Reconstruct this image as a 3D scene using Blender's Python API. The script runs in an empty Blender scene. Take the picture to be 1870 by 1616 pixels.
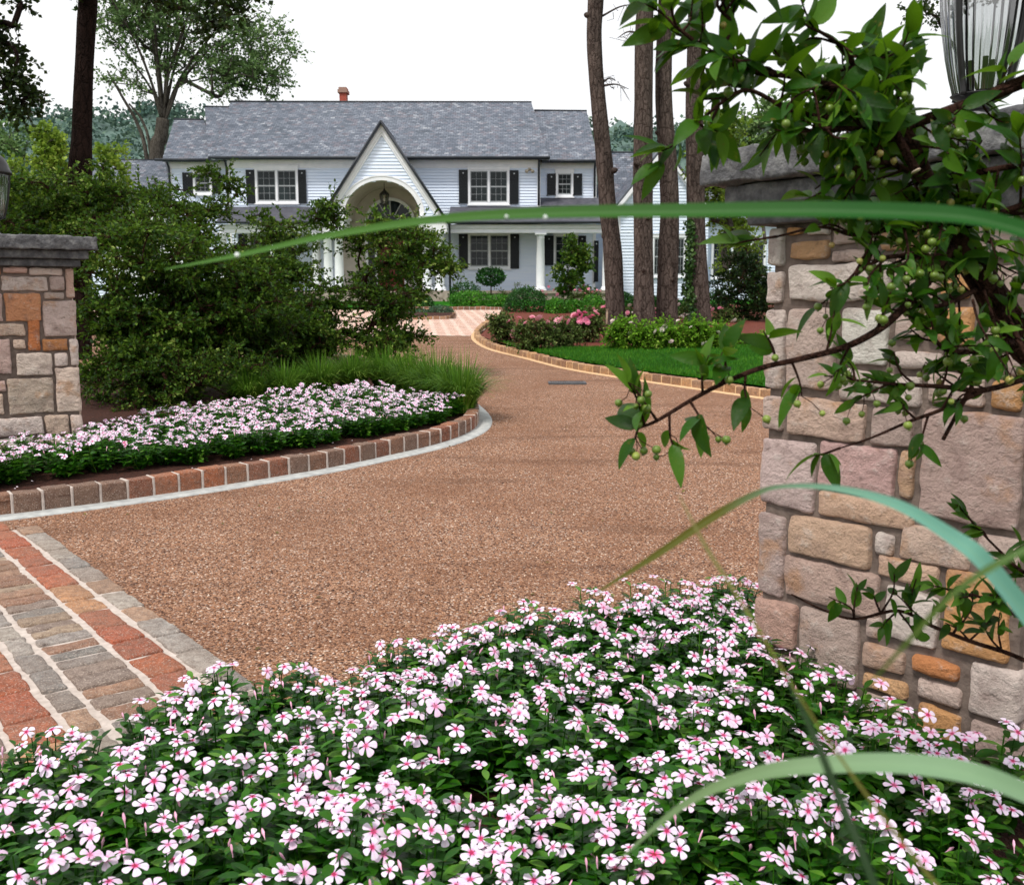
import bpy, bmesh, math, random
import numpy as np
from mathutils import Vector, noise as mnoise
from math import pi, sin, cos, sqrt, radians

random.seed(7)
RNG = np.random.default_rng(11)
scene = bpy.context.scene
COL = scene.collection

# ------------------------------------------------------------------ camera model and terrain
EYE = 1.5
FPX = 1800.0
PITCH = math.atan((808 - 545) / FPX)
CAM = np.array([0.0, 0.0, EYE])
CR = np.array([1.0, 0, 0]); CF = np.array([0, cos(PITCH), -sin(PITCH)]); CU = np.array([0, sin(PITCH), cos(PITCH)])

def H(y, x=0.0):
    "terrain height: flat street, drive climbing gently to the house, level again behind it"
    sp = lambda t: 0.5 * (t + np.sqrt(t * t + 4))
    return 0.036 * (sp(np.asarray(y, float) - 8) - sp(np.asarray(y, float) - 58))

def ray(px, py):
    d = CR * (px - 935) / FPX + CU * (808 - py) / FPX + CF
    return d
def At(px, py, Y):
    d = ray(px, py); t = Y / d[1]
    return CAM + d * t
def G(px, py, dz=0.0):
    "point of the terrain (raised by dz) seen at this place of the photograph"
    d = ray(px, py); lo, hi = 0.3, 400.0
    for _ in range(60):
        m = 0.5 * (lo + hi); p = CAM + d * m
        if p[2] > H(p[1]) + dz: lo = m
        else: hi = m
    return CAM + d * lo
def gz(x, y, dz=0.0):
    return np.array([x, y, float(H(y)) + dz])

# ------------------------------------------------------------------ materials
def lin(c):
    if isinstance(c, (tuple, list)) and max(c) > 1.0:
        return tuple(((v / 255) / 12.92 if v / 255 <= .04045 else ((v / 255 + .055) / 1.055) ** 2.4) for v in c[:3])
    return tuple(c[:3])

class NT:
    def __init__(self, name):
        self.m = bpy.data.materials.new(name); self.m.use_nodes = True
        self.t = self.m.node_tree; self.t.nodes.clear()
        self.out = self.t.nodes.new('ShaderNodeOutputMaterial')
    def n(self, typ, **kw):
        nd = self.t.nodes.new(typ)
        for k, v in kw.items():
            if k.startswith('i_'):
                key = k[2:].replace('_', ' ')
                nd.inputs[key].default_value = v
            else: setattr(nd, k, v)
        return nd
    def l(self, a, b): self.t.links.new(a, b)
    def ramp(self, fac, stops, interp='LINEAR'):
        r = self.n('ShaderNodeValToRGB'); cr = r.color_ramp; cr.interpolation = interp
        while len(cr.elements) < len(stops): cr.elements.new(0.5)
        for e, (p, c) in zip(cr.elements, stops):
            e.position = p; e.color = (*lin(c), 1)
        self.l(fac, r.inputs['Fac']); return r.outputs['Color']
    def mix(self, fac, a, b, typ='MIX'):
        mx = self.n('ShaderNodeMix', data_type='RGBA', blend_type=typ)
        for sock, v in ((mx.inputs[0], fac), (mx.inputs[6], a), (mx.inputs[7], b)):
            if isinstance(v, (int, float)): sock.default_value = v
            elif isinstance(v, tuple): sock.default_value = (*lin(v), 1)
            else: self.l(v, sock)
        return mx.outputs[2]
    def math(self, op, a, b=0.0):
        mm = self.n('ShaderNodeMath', operation=op)
        for s, v in ((mm.inputs[0], a), (mm.inputs[1], b)):
            if isinstance(v, (int, float)): s.default_value = v
            else: self.l(v, s)
        return mm.outputs[0]
    def coord(self, kind='Object'):
        return self.n('ShaderNodeTexCoord').outputs[kind]
    def mapping(self, vec, scale=(1, 1, 1), rot=(0, 0, 0)):
        mp = self.n('ShaderNodeMapping'); mp.inputs['Scale'].default_value = scale; mp.inputs['Rotation'].default_value = rot
        self.l(vec, mp.inputs['Vector']); return mp.outputs['Vector']
    def noise(self, vec, scale, detail=5, rough=.55, out='Fac'):
        nn = self.n('ShaderNodeTexNoise'); nn.inputs['Scale'].default_value = scale
        nn.inputs['Detail'].default_value = detail; nn.inputs['Roughness'].default_value = rough
        self.l(vec, nn.inputs['Vector']); return nn.outputs[out]
    def bump(self, h, strength=.5, dist=.01, normal=None):
        b = self.n('ShaderNodeBump'); b.inputs['Strength'].default_value = strength; b.inputs['Distance'].default_value = dist
        self.l(h, b.inputs['Height'])
        if normal is not None: self.l(normal, b.inputs['Normal'])
        return b.outputs['Normal']
    def attr(self, name, out='Color'):
        return self.n('ShaderNodeAttribute', attribute_name=name).outputs[out]
    def island(self):
        return self.n('ShaderNodeNewGeometry').outputs['Random Per Island']
    def bsdf(self, color, rough=.7, normal=None, spec=.4, metal=0.0, transl=None, transl_w=.3, sss=0, **kw):
        p = self.n('ShaderNodeBsdfPrincipled')
        for sock, v in ((p.inputs['Base Color'], color), (p.inputs['Roughness'], rough)):
            if isinstance(v, (int, float)): sock.default_value = v
            elif isinstance(v, tuple): sock.default_value = (*lin(v), 1)
            else: self.l(v, sock)
        p.inputs['Specular IOR Level'].default_value = spec; p.inputs['Metallic'].default_value = metal
        if normal is not None: self.l(normal, p.inputs['Normal'])
        sh = p.outputs['BSDF']
        if transl is not None:
            tr = self.n('ShaderNodeBsdfTranslucent')
            if isinstance(transl, tuple): tr.inputs['Color'].default_value = (*lin(transl), 1)
            else: self.l(transl, tr.inputs['Color'])
            ms = self.n('ShaderNodeMixShader'); ms.inputs[0].default_value = transl_w
            self.l(sh, ms.inputs[1]); self.l(tr.outputs[0], ms.inputs[2]); sh = ms.outputs[0]
        self.l(sh, self.out.inputs['Surface']); self.p = p
        return self.m

def simple(name, c1, c2=None, scale=4, rough=.7, bump=0, bscale=None, bdist=.01, spec=.3, metal=0, stretch=(1, 1, 1)):
    t = NT(name); v = t.mapping(t.coord(), stretch)
    f = t.noise(v, scale)
    col = t.ramp(f, [(.3, c1), (.7, c2 or c1)])
    nrm = t.bump(t.noise(v, bscale or scale * 3), bump, bdist) if bump else None
    return t.bsdf(col, rough, nrm, spec, metal)

def leafmat(name, stops, rough=.45, transl=(0.10, 0.17, 0.02), tw=.28, nscale=.8, spec=.4, namt=.55, spots=0.0):
    spec *= .6
    "leaves: tint by leaf and by large soft clumps"
    t = NT(name)
    f1 = t.island(); f2 = t.noise(t.coord(), nscale, 3)
    f2 = t.math('MULTIPLY', t.math('SUBTRACT', f2, .5), 2.0 * namt)
    f = t.math('ADD', t.math('MULTIPLY', f1, .62), t.math('ADD', f2, .19))
    col = t.ramp(f, stops)
    if spots:
        col = t.mix(t.ramp(t.noise(t.coord(), spots, 4, .65), [(.62, (0., 0., 0.)), (.72, (.8, .8, .8))]), col, (112, 92, 40))
        return t.bsdf(col, rough, t.bump(t.noise(t.coord(), spots * 1.5, 3), .35, .004), spec, 0, transl, tw)
    return t.bsdf(col, rough, None, spec, 0, transl, tw)

# ------------------------------------------------------------------ mesh builder
class MB:
    def __init__(s): s.V = []; s.Fc = []; s.n = 0; s.C = []; s.P = []; s.usec = s.usep = False
    def add(s, V, F, mat=0, col=None, pat=None, smooth=False):
        V = np.asarray(V, float).reshape(-1, 3)
        if isinstance(F, np.ndarray): groups = [F]
        else:
            d = {}
            for f in F: d.setdefault(len(f), []).append(f)
            groups = [np.array(g, dtype=np.int64) for g in d.values()]
        for g in groups:
            if len(g): s.Fc.append((g + s.n, mat, smooth))
        s.V.append(V); k = len(V)
        if col is None: s.C.append(np.ones((k, 4)))
        else:
            s.usec = True; c = np.asarray(col, float)
            if c.ndim == 1: c = np.tile(c, (k, 1))
            if c.shape[1] == 3: c = np.hstack([c, np.ones((k, 1))])
            s.C.append(c)
        if pat is None: s.P.append(np.zeros((k, 3)))
        else: s.usep = True; s.P.append(np.asarray(pat, float))
        s.n += k; return s
    def box(s, c, size, rz=0.0, mat=0, col=None, r=0.0):
        if r > 0:
            V, F = rounded_unit(tuple(size), r)
        else:
            h = np.array(size) / 2
            V = np.array([[x, y, z] for x in (-1, 1) for y in (-1, 1) for z in (-1, 1)], float) * h
            F = [(0, 1, 3, 2), (4, 6, 7, 5), (0, 4, 5, 1), (2, 3, 7, 6), (0, 2, 6, 4), (1, 5, 7, 3)]
        if rz:
            cc, ss = cos(rz), sin(rz); V = V @ np.array([[cc, ss, 0], [-ss, cc, 0], [0, 0, 1]])
        return s.add(V + np.array(c), F, mat, col)
    def bb(s, x0, x1, y0, y1, z0, z1, mat=0, col=None, r=0.0):
        return s.box(((x0 + x1) / 2, (y0 + y1) / 2, (z0 + z1) / 2), (abs(x1 - x0), abs(y1 - y0), abs(z1 - z0)), 0, mat, col, r)
    def tube(s, P, R, k=6, mat=0, cap=True, smooth=True, col=None):
        P = np.asarray(P, float); n = len(P)
        R = np.full(n, R) if np.isscalar(R) else np.asarray(R, float)
        T = np.gradient(P, axis=0); T /= np.linalg.norm(T, axis=1)[:, None] + 1e-9
        ref = np.array([0, 0, 1.0]) if abs(T[0][2]) < .9 else np.array([1.0, 0, 0])
        V = []
        u = np.cross(T[0], ref); u /= np.linalg.norm(u)
        for i in range(n):
            u = u - T[i] * np.dot(u, T[i]); u /= np.linalg.norm(u) + 1e-9
            w = np.cross(T[i], u)
            a = np.arange(k) * 2 * pi / k
            V.append(P[i] + R[i] * (np.cos(a)[:, None] * u + np.sin(a)[:, None] * w))
        F = [(i * k + j, i * k + (j + 1) % k, (i + 1) * k + (j + 1) % k, (i + 1) * k + j) for i in range(n - 1) for j in range(k)]
        V = np.vstack(V)
        if cap:
            m = len(V); V = np.vstack([V, P[0], P[-1]])
            F += [(m, (j + 1) % k, j) for j in range(k)] + [(m + 1, (n - 1) * k + j, (n - 1) * k + (j + 1) % k) for j in range(k)]
        return s.add(V, F, mat, col, None, smooth)
    def lathe(s, c, prof, k=16, mat=0, smooth=True, a0=0.0, a1=2 * pi):
        full = abs(a1 - a0 - 2 * pi) < 1e-6; kk = k if full else k + 1
        a = a0 + np.arange(kk) * (a1 - a0) / k
        V = np.array([[r * cos(t), r * sin(t), z] for r, z in prof for t in a]) + np.array(c)
        F = [(i * kk + j, i * kk + (j + 1) % kk, (i + 1) * kk + (j + 1) % kk, (i + 1) * kk + j)
             for i in range(len(prof) - 1) for j in range(kk if full else k)]
        return s.add(V, F, mat, None, None, smooth)
    def prism(s, poly, y0, y1, mat=0):
        "polygon of (x, z) pushed along y; convex or fan-safe from its first point"
        n = len(poly)
        V = [(x, y0, z) for x, z in poly] + [(x, y1, z) for x, z in poly]
        F = [(0, i, i + 1) for i in range(1, n - 1)] + [(n, n + i + 1, n + i) for i in range(1, n - 1)]
        F += [(i, i + n, (i + 1) % n + n, (i + 1) % n) for i in range(n)]
        return s.add(V, F, mat)
    def scatter(s, T, F, pos, axis, nrm, scale, mat=0, col=None, smooth=True, wid=None):
        "many copies of a small template (length along +Y, face along +Z)"
        T = np.asarray(T, float); N = len(pos); k = len(T)
        a = axis / (np.linalg.norm(axis, axis=1)[:, None] + 1e-9)
        x = np.cross(a, nrm); x /= np.linalg.norm(x, axis=1)[:, None] + 1e-9
        n = np.cross(x, a)
        sc = np.broadcast_to(np.asarray(scale, float), (N,))[:, None, None]
        wd = 1.0 if wid is None else np.asarray(wid)[:, None, None]
        V = pos[:, None, :] + sc * (T[None, :, 0:1] * wd * x[:, None, :] + T[None, :, 1:2] * a[:, None, :] + T[None, :, 2:3] * n[:, None, :])
        F = np.asarray(F); Fa = (F[None] + (np.arange(N) * k)[:, None, None]).reshape(-1, F.shape[1])
        if col is not None: col = np.repeat(np.asarray(col), k, axis=0)
        return s.add(V.reshape(-1, 3), Fa, mat, col, None, smooth)
    def build(s, name, mats, parent=None, loc=None, shift=True):
        V = np.vstack(s.V); me = bpy.data.meshes.new(name)
        org = np.array(loc if loc is not None else (0, 0, 0), float)
        base = world_org(parent) + org if shift else np.zeros(3)
        V = V - base
        me.vertices.add(len(V)); me.vertices.foreach_set('co', V.astype(np.float32).ravel())
        loops = np.concatenate([g.ravel() for g, _, _ in s.Fc]); sizes = np.concatenate([np.full(len(g), g.shape[1]) for g, _, _ in s.Fc])
        mi = np.concatenate([np.full(len(g), m) for g, m, _ in s.Fc]); sm = np.concatenate([np.full(len(g), q) for g, _, q in s.Fc])
        me.loops.add(len(loops)); me.loops.foreach_set('vertex_index', loops.astype(np.int32))
        me.polygons.add(len(sizes)); st = np.concatenate([[0], np.cumsum(sizes)[:-1]])
        me.polygons.foreach_set('loop_start', st.astype(np.int32))
        me.polygons.foreach_set('material_index', mi.astype(np.int32))
        me.polygons.foreach_set('use_smooth', sm.astype(bool))
        if s.usec:
            a = me.color_attributes.new('Col', 'FLOAT_COLOR', 'POINT'); a.data.foreach_set('color', np.vstack(s.C).astype(np.float32).ravel())
        if s.usep:
            a = me.attributes.new('pat', 'FLOAT_VECTOR', 'POINT'); a.data.foreach_set('vector', np.vstack(s.P).astype(np.float32).ravel())
        me.update(calc_edges=True)
        for m in (mats if isinstance(mats, (list, tuple)) else [mats]): me.materials.append(m)
        o = bpy.data.objects.new(name, me); COL.objects.link(o)
        o.location = org
        if parent is not None: o.parent = parent
        ORG[o.name] = world_org(parent) + org
        return o
ORG = {}
def world_org(o):
    return ORG.get(o.name, np.zeros(3)) if o is not None else np.zeros(3)

_ru = {}
def rounded_unit(size, r, ts=None, key=None):
    "box with rounded edges; lattice t values give where each side is cut"
    if ts is None:
        ts = [np.array([0, .5 * r / s, r / s, 1 - r / s, 1 - .5 * r / s, 1]) for s in size]
    idx = {}; P = []; F = []
    n = [len(t) for t in ts]
    def vid(i, j, k):
        q = (i, j, k)
        if q not in idx: idx[q] = len(P); P.append((ts[0][i], ts[1][j], ts[2][k]))
        return idx[q]
    for ax in range(3):
        b, c = (ax + 1) % 3, (ax + 2) % 3
        for side in (0, n[ax] - 1):
            for i in range(n[b] - 1):
                for j in range(n[c] - 1):
                    q = []
                    for di, dj in ((0, 0), (1, 0), (1, 1), (0, 1)):
                        t = [0, 0, 0]; t[ax] = side; t[b] = i + di; t[c] = j + dj; q.append(vid(*t))
                    F.append(tuple(q if side else q[::-1]))
    P = (np.array(P) - .5) * np.array(size); h = np.array(size) / 2
    q = np.clip(P, -(h - r), h - r); d = P - q; L = np.linalg.norm(d, axis=1)
    ok = L > 1e-9; P[ok] = q[ok] + r * d[ok] / L[ok][:, None]
    return P, np.array(F)

def rough_block(size, r, amp, freq, seed, step=.05, front_bulge=0.0, frontax=1):
    "a hand-cut block: rounded arrises, noisy faces"
    ts = []
    for s in size:
        k = max(1, int(round((s - 2 * r) / step)))
        mid = np.linspace(r / s, 1 - r / s, k + 1)
        ts.append(np.concatenate([[0, .35 * r / s], mid, [1 - .35 * r / s, 1]]))
    V, F = rounded_unit(size, r, ts)
    h = np.array(size) / 2; q = np.clip(V, -(h - r), h - r); d = V - q
    d /= np.linalg.norm(d, axis=1)[:, None] + 1e-9
    for i in range(len(V)):
        p = Vector(V[i] * freq) + Vector((seed * 3.17, seed * 1.71, seed * .53))
        a = mnoise.noise(p) + .5 * mnoise.noise(p * 2.3) + .3 * mnoise.noise(p * 5.1)
        V[i] += d[i] * amp * a
    if front_bulge:
        u = V[:, (frontax + 1) % 3] / h[(frontax + 1) % 3]; w = V[:, (frontax + 2) % 3] / h[(frontax + 2) % 3]
        V[:, frontax] -= np.where(V[:, frontax] < 0, front_bulge * (1 - np.clip(u * u, 0, 1)) * (1 - np.clip(w * w, 0, 1)), 0)
    return V, F

# ------------------------------------------------------------------ tags
def tag(o, label=None, cat=None, group=None, kind=None):
    if label: o['label'] = label
    if cat: o['category'] = cat
    if group: o['group'] = group
    if kind: o['kind'] = kind
    return o
def empty(name, loc, label=None, cat=None, group=None, kind=None):
    o = bpy.data.objects.new(name, None); COL.objects.link(o); o.location = tuple(float(v) for v in loc)
    o.empty_display_size = .2
    ORG[o.name] = np.array(loc, float); return tag(o, label, cat, group, kind)
def dup(o, loc=None, rz=None, parent=None, scale=None):
    c = o.copy(); COL.objects.link(c)
    if loc is not None: c.location = tuple(float(v) for v in loc)
    if rz is not None: c.rotation_euler = (0, 0, rz)
    if scale is not None: c.scale = (scale,) * 3 if np.isscalar(scale) else scale
    if parent is not None: c.parent = parent
    for ch in o.children: dup(ch, parent=c)
    return c

def sheet(name, pts, dz, mat, label=None, kind='structure', step=1.0, bumpz=0.0, mound=0.0):
    "a flat outline (x, y) laid over the terrain"
    bm = bmesh.new()
    vs = [bm.verts.new((p[0], p[1], 0)) for p in pts]
    f = bm.faces.new(vs); f.normal_update()
    if f.normal.z < 0: f.normal_flip()
    bmesh.ops.triangulate(bm, faces=bm.faces[:], quad_method='BEAUTY', ngon_method='EAR_CLIP')
    ys = [p[1] for p in pts]; xs = [p[0] for p in pts]
    for ax, lo, hi in ((1, min(ys), max(ys)), (0, min(xs), max(xs))):
        t = lo + step
        while t < hi:
            co = (0, t, 0) if ax else (t, 0, 0); no = (0, 1, 0) if ax else (1, 0, 0)
            bmesh.ops.bisect_plane(bm, geom=bm.verts[:] + bm.edges[:] + bm.faces[:], plane_co=co, plane_no=no)
            t += step
    for v in bm.verts:
        z = float(H(v.co.y)) + dz
        if bumpz: z += bumpz * mnoise.noise(Vector((v.co.x * 1.3, v.co.y * 1.3, 0)))
        if mound and not v.is_boundary: z += mound
        v.co.z = z
    me = bpy.data.meshes.new(name); bm.to_mesh(me); bm.free(); me.materials.append(mat)
    for p in me.polygons: p.use_smooth = True
    o = bpy.data.objects.new(name, me); COL.objects.link(o)
    if kind: o['kind'] = kind
    if label: o['label'] = label
    return o

def inside(poly, x, y):
    c = False; n = len(poly); j = n - 1
    for i in range(n):
        xi, yi = poly[i][0], poly[i][1]; xj, yj = poly[j][0], poly[j][1]
        if (yi > y) != (yj > y) and x < (xj - xi) * (y - yi) / (yj - yi) + xi: c = not c
        j = i
    return c
def smooth_path(P, n=8):
    "Catmull-Rom through the points"
    P = [np.asarray(p, float) for p in P]; Q = [2 * P[0] - P[1]] + P + [2 * P[-1] - P[-2]]; out = []
    for i in range(1, len(Q) - 2):
        for k in range(n):
            t = k / n; a, b, c, d = Q[i - 1], Q[i], Q[i + 1], Q[i + 2]
            out.append(.5 * ((2 * b) + (-a + c) * t + (2 * a - 5 * b + 4 * c - d) * t * t + (-a + 3 * b - 3 * c + d) * t ** 3))
    out.append(Q[-2]); return np.array(out)
def resample(P, step):
    P = np.asarray(P, float); d = np.concatenate([[0], np.cumsum(np.linalg.norm(np.diff(P, axis=0), axis=1))])
    n = max(1, int(round(d[-1] / step))); t = np.linspace(0, d[-1], n + 1)
    return np.stack([np.interp(t, d, P[:, i]) for i in range(P.shape[1])], 1)

def unit(v): return v / (np.linalg.norm(v, axis=-1, keepdims=True) + 1e-9)
def rdir(n): return unit(RNG.normal(size=(n, 3)))

# ------------------------------------------------------------------ foliage
# small folded leaf: 5 points
LEAF5 = np.array([(0, 0, 0), (-.30, .45, .07), (0, .5, 0), (.30, .45, .07), (0, 1, -.06)])
LEAF5F = np.array([(0, 2, 1), (0, 3, 2), (1, 2, 4), (2, 3, 4)])
LEAFR = np.array([(0, 0, 0), (-.42, .5, .05), (0, .5, 0), (.42, .5, .05), (0, 1, -.05)])     # rounder
def blade_leaf(w=.42, curl=.25, fold=.18, n=6, peak=.42):
    V = []; F = []
    for i in range(n + 1):
        t = i / n
        ww = .5 * w * (sin(pi * min(1, t ** (math.log(.5) / math.log(peak)))) ** .8 if 0 < t < 1 else 0.02)
        z = -curl * t * t
        V += [(-ww, t, z + fold * ww), (0, t, z), (ww, t, z + fold * ww)]
    for i in range(n):
        a = i * 3
        F += [(a, a + 1, a + 4, a + 3), (a + 1, a + 2, a + 5, a + 4)]
    return np.array(V), np.array(F)

def clusters_in(center, rad, n, seed=0, shell=.55, carve=.0, lo=-1.0):
    rng = np.random.default_rng(seed); out = []; c = np.array(center); r = np.array(rad)
    while len(out) < n:
        d = unit(rng.normal(size=3)); u = shell + (1 - shell) * rng.random() if rng.random() < .75 else rng.random() ** .5
        p = d * u
        if p[2] < lo: continue
        q = c + p * r
        if carve and mnoise.noise(Vector(q * (1.6 / max(r)) * 1.5) + Vector((seed, 0, 0))) < -carve: continue
        out.append(q)
    return np.array(out)

def branch_net(mb, trunk_pts, trunk_r, targets, rtip=.006, mat=0, jit=.12, k=5, expo=.5, up=.15, rmax=None, limbs=()):
    "each target is joined to the nearest already joined point: a natural fork pattern"
    T = [np.asarray(p, float) for p in trunk_pts]; nodes = list(T); par = [-1] + list(range(len(T) - 1)); base = len(T)
    for lb in limbs:
        p_ = len(T) - 1
        for q in lb: nodes.append(np.asarray(q, float)); par.append(p_); p_ = len(nodes) - 1
    order = np.argsort([np.linalg.norm(t - T[-1]) for t in targets])
    for i in order:
        t = np.asarray(targets[i]); A = np.array(nodes); d = np.linalg.norm(A - t, axis=1)
        d = d + .5 * np.maximum(0, A[:, 2] - t[2]) + .15 * np.linalg.norm(A - T[-1], axis=1)
        d[:max(0, base // 2 - 0)] += .3 * np.linalg.norm(T[-1] - T[0]) if base > 2 else 0
        j = int(np.argmin(d)); nodes.append(t); par.append(j)
    cnt = np.ones(len(nodes))
    for i in range(len(nodes) - 1, 0, -1): cnt[par[i]] += cnt[i]
    R = rtip * cnt ** expo
    R *= 1.0
    for i in range(base, len(nodes)):
        a, b = nodes[par[i]], nodes[i]; L = np.linalg.norm(b - a)
        m1 = a + (b - a) * .4 + RNG.normal(size=3) * jit * L * .5 + np.array([0, 0, up * L])
        P = smooth_path([a, m1, b], 3)
        ra = min(R[i] * 1.25, R[par[i]]); rr = np.linspace(ra, R[i], len(P))
        if rmax: rr = np.minimum(rr, rmax)
        mb.tube(P, rr, k, mat, cap=False)
    return nodes

def foliage(mb, cents, crad, twigs, per, leaf, T=LEAF5, F=LEAF5F, mat=0, droop=.15, upn=.8, branch=None, bmat=0, size_var=.35, tw_r=.003, flat=.75, wid=None, outc=None):
    "leaves in pairs along short twigs that leave each cluster centre"
    P = []; A = []; Nn = []
    for ci, c in enumerate(cents):
        cr = crad[ci] if not np.isscalar(crad) else crad
        d = rdir(twigs); d[:, 2] = d[:, 2] * flat + .12
        if outc is not None: d += .5 * unit(c - outc)
        d = unit(d); L = cr * (.55 + .6 * RNG.random(twigs))
        for q in range(twigs):
            tip = c + d[q] * L[q]; tip[2] -= droop * L[q]
            if branch is not None: branch.tube([c, c + d[q] * L[q] * .5, tip], [tw_r * 1.6, tw_r * 1.2, tw_r * .6], 3, bmat, cap=False)
            t = .2 + .8 * (np.arange(per) + RNG.random(per) * .6) / per
            p = c + d[q] * L[q] * t[:, None]; p[:, 2] -= droop * L[q] * t * t
            ax = d[q] * .8 + rdir(per) * .95; P.append(p); A.append(ax)
            nn = rdir(per) * .8; nn[:, 2] += upn; Nn.append(nn)
    P = np.vstack(P); A = np.vstack(A); Nn = np.vstack(Nn)
    s = leaf * (1 - size_var / 2 + size_var * RNG.random(len(P)))
    mb.scatter(T, F, P, A, Nn, s, mat, smooth=False)
    return len(P)
# ------------------------------------------------------------------ world, sun, camera
SUN_EL, SUN_AZ = radians(58), radians(-35)      # high, behind the viewer's left shoulder (azimuth from -Y towards -X)
w = bpy.data.worlds.new("World"); scene.world = w; w.use_nodes = True
nt = w.node_tree; nt.nodes.clear()
wo = nt.nodes.new('ShaderNodeOutputWorld'); bg = nt.nodes.new('ShaderNodeBackground'); bgc = nt.nodes.new('ShaderNodeBackground')
sky = nt.nodes.new('ShaderNodeTexSky'); sky.sky_type = 'NISHITA'; sky.sun_disc = False
sky.sun_elevation = SUN_EL; sky.sun_rotation = pi - SUN_AZ; sky.air_density = 1.2; sky.dust_density = 3.0
bg.inputs['Strength'].default_value = 0.10
nt.links.new(sky.outputs[0], bg.inputs['Color'])
# bright unbroken cloud in front of the blue
tc = nt.nodes.new('ShaderNodeTexCoord'); nz = nt.nodes.new('ShaderNodeTexNoise'); nz.inputs['Scale'].default_value = 2.2; nz.inputs['Detail'].default_value = 5
nt.links.new(tc.outputs['Generated'], nz.inputs['Vector'])
rp = nt.nodes.new('ShaderNodeValToRGB'); rp.color_ramp.elements[0].position = .3; rp.color_ramp.elements[0].color = (.965, .975, 1, 1)
rp.color_ramp.elements[1].position = .6; rp.color_ramp.elements[1].color = (1, 1, 1, 1)
nt.links.new(nz.outputs['Fac'], rp.inputs['Fac']); nt.links.new(rp.outputs['Color'], bgc.inputs['Color'])
bgc.inputs['Strength'].default_value = 1.17
mxs = nt.nodes.new('ShaderNodeMixShader'); mxs.inputs[0].default_value = .9
nt.links.new(bg.outputs[0], mxs.inputs[1]); nt.links.new(bgc.outputs[0], mxs.inputs[2]); nt.links.new(mxs.outputs[0], wo.inputs['Surface'])

sl = bpy.data.lights.new('sun', 'SUN'); sl.energy = 3.0; sl.angle = radians(10); sl.color = (1, .95, .87)
so = bpy.data.objects.new('sun', sl); COL.objects.link(so)
sd = Vector((sin(SUN_AZ) * cos(SUN_EL), -cos(SUN_AZ) * cos(SUN_EL), sin(SUN_EL)))    # towards the sun
so.rotation_euler = sd.to_track_quat('Z', 'Y').to_euler(); so.location = (-20, -30, 50)

cam = bpy.data.cameras.new('camera'); co = bpy.data.objects.new('camera', cam); COL.objects.link(co); scene.camera = co
co.location = (0, 0, EYE); co.rotation_euler = (pi / 2 - PITCH, 0, 0)
cam.sensor_width = 36; cam.lens = 36 * FPX / 1870; cam.clip_end = 3000; cam.clip_start = .05
cam.dof.use_dof = True; cam.dof.focus_distance = 4.6; cam.dof.aperture_fstop = 9.0
scene.view_settings.view_transform = 'Standard'; scene.view_settings.look = 'None'; scene.view_settings.exposure = 0
scene.render.engine = 'CYCLES'; scene.cycles.use_denoising = True
try: scene.cycles.denoiser = 'OPENIMAGEDENOISE'; scene.cycles.denoising_prefilter = 'ACCURATE'
except Exception: pass
scene.cycles.max_bounces = 6; scene.cycles.transparent_max_bounces = 12; scene.cycles.diffuse_bounces = 3; scene.cycles.glossy_bounces = 3
scene.cycles.caustics_reflective = False; scene.cycles.caustics_refractive = False
scene.cycles.use_adaptive_sampling = True; scene.cycles.adaptive_threshold = 0.012

# ------------------------------------------------------------------ materials of the setting
def m_gravel():
    t = NT('gravel'); v = t.coord()
    vo = t.n('ShaderNodeTexVoronoi'); vo.inputs['Scale'].default_value = 100; t.l(v, vo.inputs['Vector'])
    sep = t.n('ShaderNodeSeparateColor'); t.l(vo.outputs['Color'], sep.inputs[0])
    c = t.ramp(sep.outputs[0], [(0, (66, 46, 40)), (.10, (118, 86, 68)), (.26, (162, 118, 90)), (.52, (182, 138, 110)), (.70, (164, 134, 118)), (.83, (202, 162, 134)), (.95, (236, 216, 200))], 'CONSTANT')
    big = t.noise(v, .9, 4)
    band = t.noise(t.mapping(v, (.28, 1.5, 1), (0, 0, .5)), 1.6, 4)          # raked and driven streaks
    c = t.mix(t.ramp(big, [(.42, (0., 0., 0.)), (.68, (.5, .5, .5))]), c, (134, 92, 66), 'MIX')
    c = t.mix(t.ramp(band, [(.30, (.5, .5, .5)), (.45, (0., 0., 0.))]), c, (104, 72, 54), 'MIX')
    gap = t.ramp(vo.outputs['Distance'], [(.38, (1., 1., 1.)), (.8, (.46, .38, .33))])
    c = t.mix(1.0, c, gap, 'MULTIPLY')
    h = t.math('SUBTRACT', 1.0, vo.outputs['Distance'])
    h2 = t.math('ADD', t.math('MULTIPLY', h, .012), t.math('MULTIPLY', t.noise(v, 2.2, 5), .05))
    return t.bsdf(c, .85, t.bump(h2, .9, 1.0), .25)
M = {}
M['gravel'] = m_gravel()
M['pebble'] = (lambda t: t.bsdf(t.ramp(t.island(), [(0, (70, 48, 38)), (.2, (122, 84, 60)), (.45, (158, 112, 82)), (.7, (180, 136, 104)), (.8, (150, 128, 116)), (.92, (205, 172, 142)), (1, (228, 212, 196))]), .8, None, .3))(NT('pebble'))
M['mulch'] = simple('mulch', (34, 18, 12), (78, 42, 30), 40, .95, .8, 60, .03)
M['red_mulch'] = simple('red_mulch', (70, 30, 22), (128, 66, 50), 30, .95, .8, 50, .03)
def m_ground():
    t = NT('meadow_ground'); v = t.coord(); f = t.noise(v, .35, 6)
    c = t.ramp(f, [(.3, (36, 58, 20)), (.55, (58, 86, 26)), (.75, (86, 98, 46))])
    return t.bsdf(c, .95, t.bump(t.noise(v, 30), .6, .04), .1)
M['ground'] = m_ground()
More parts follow.
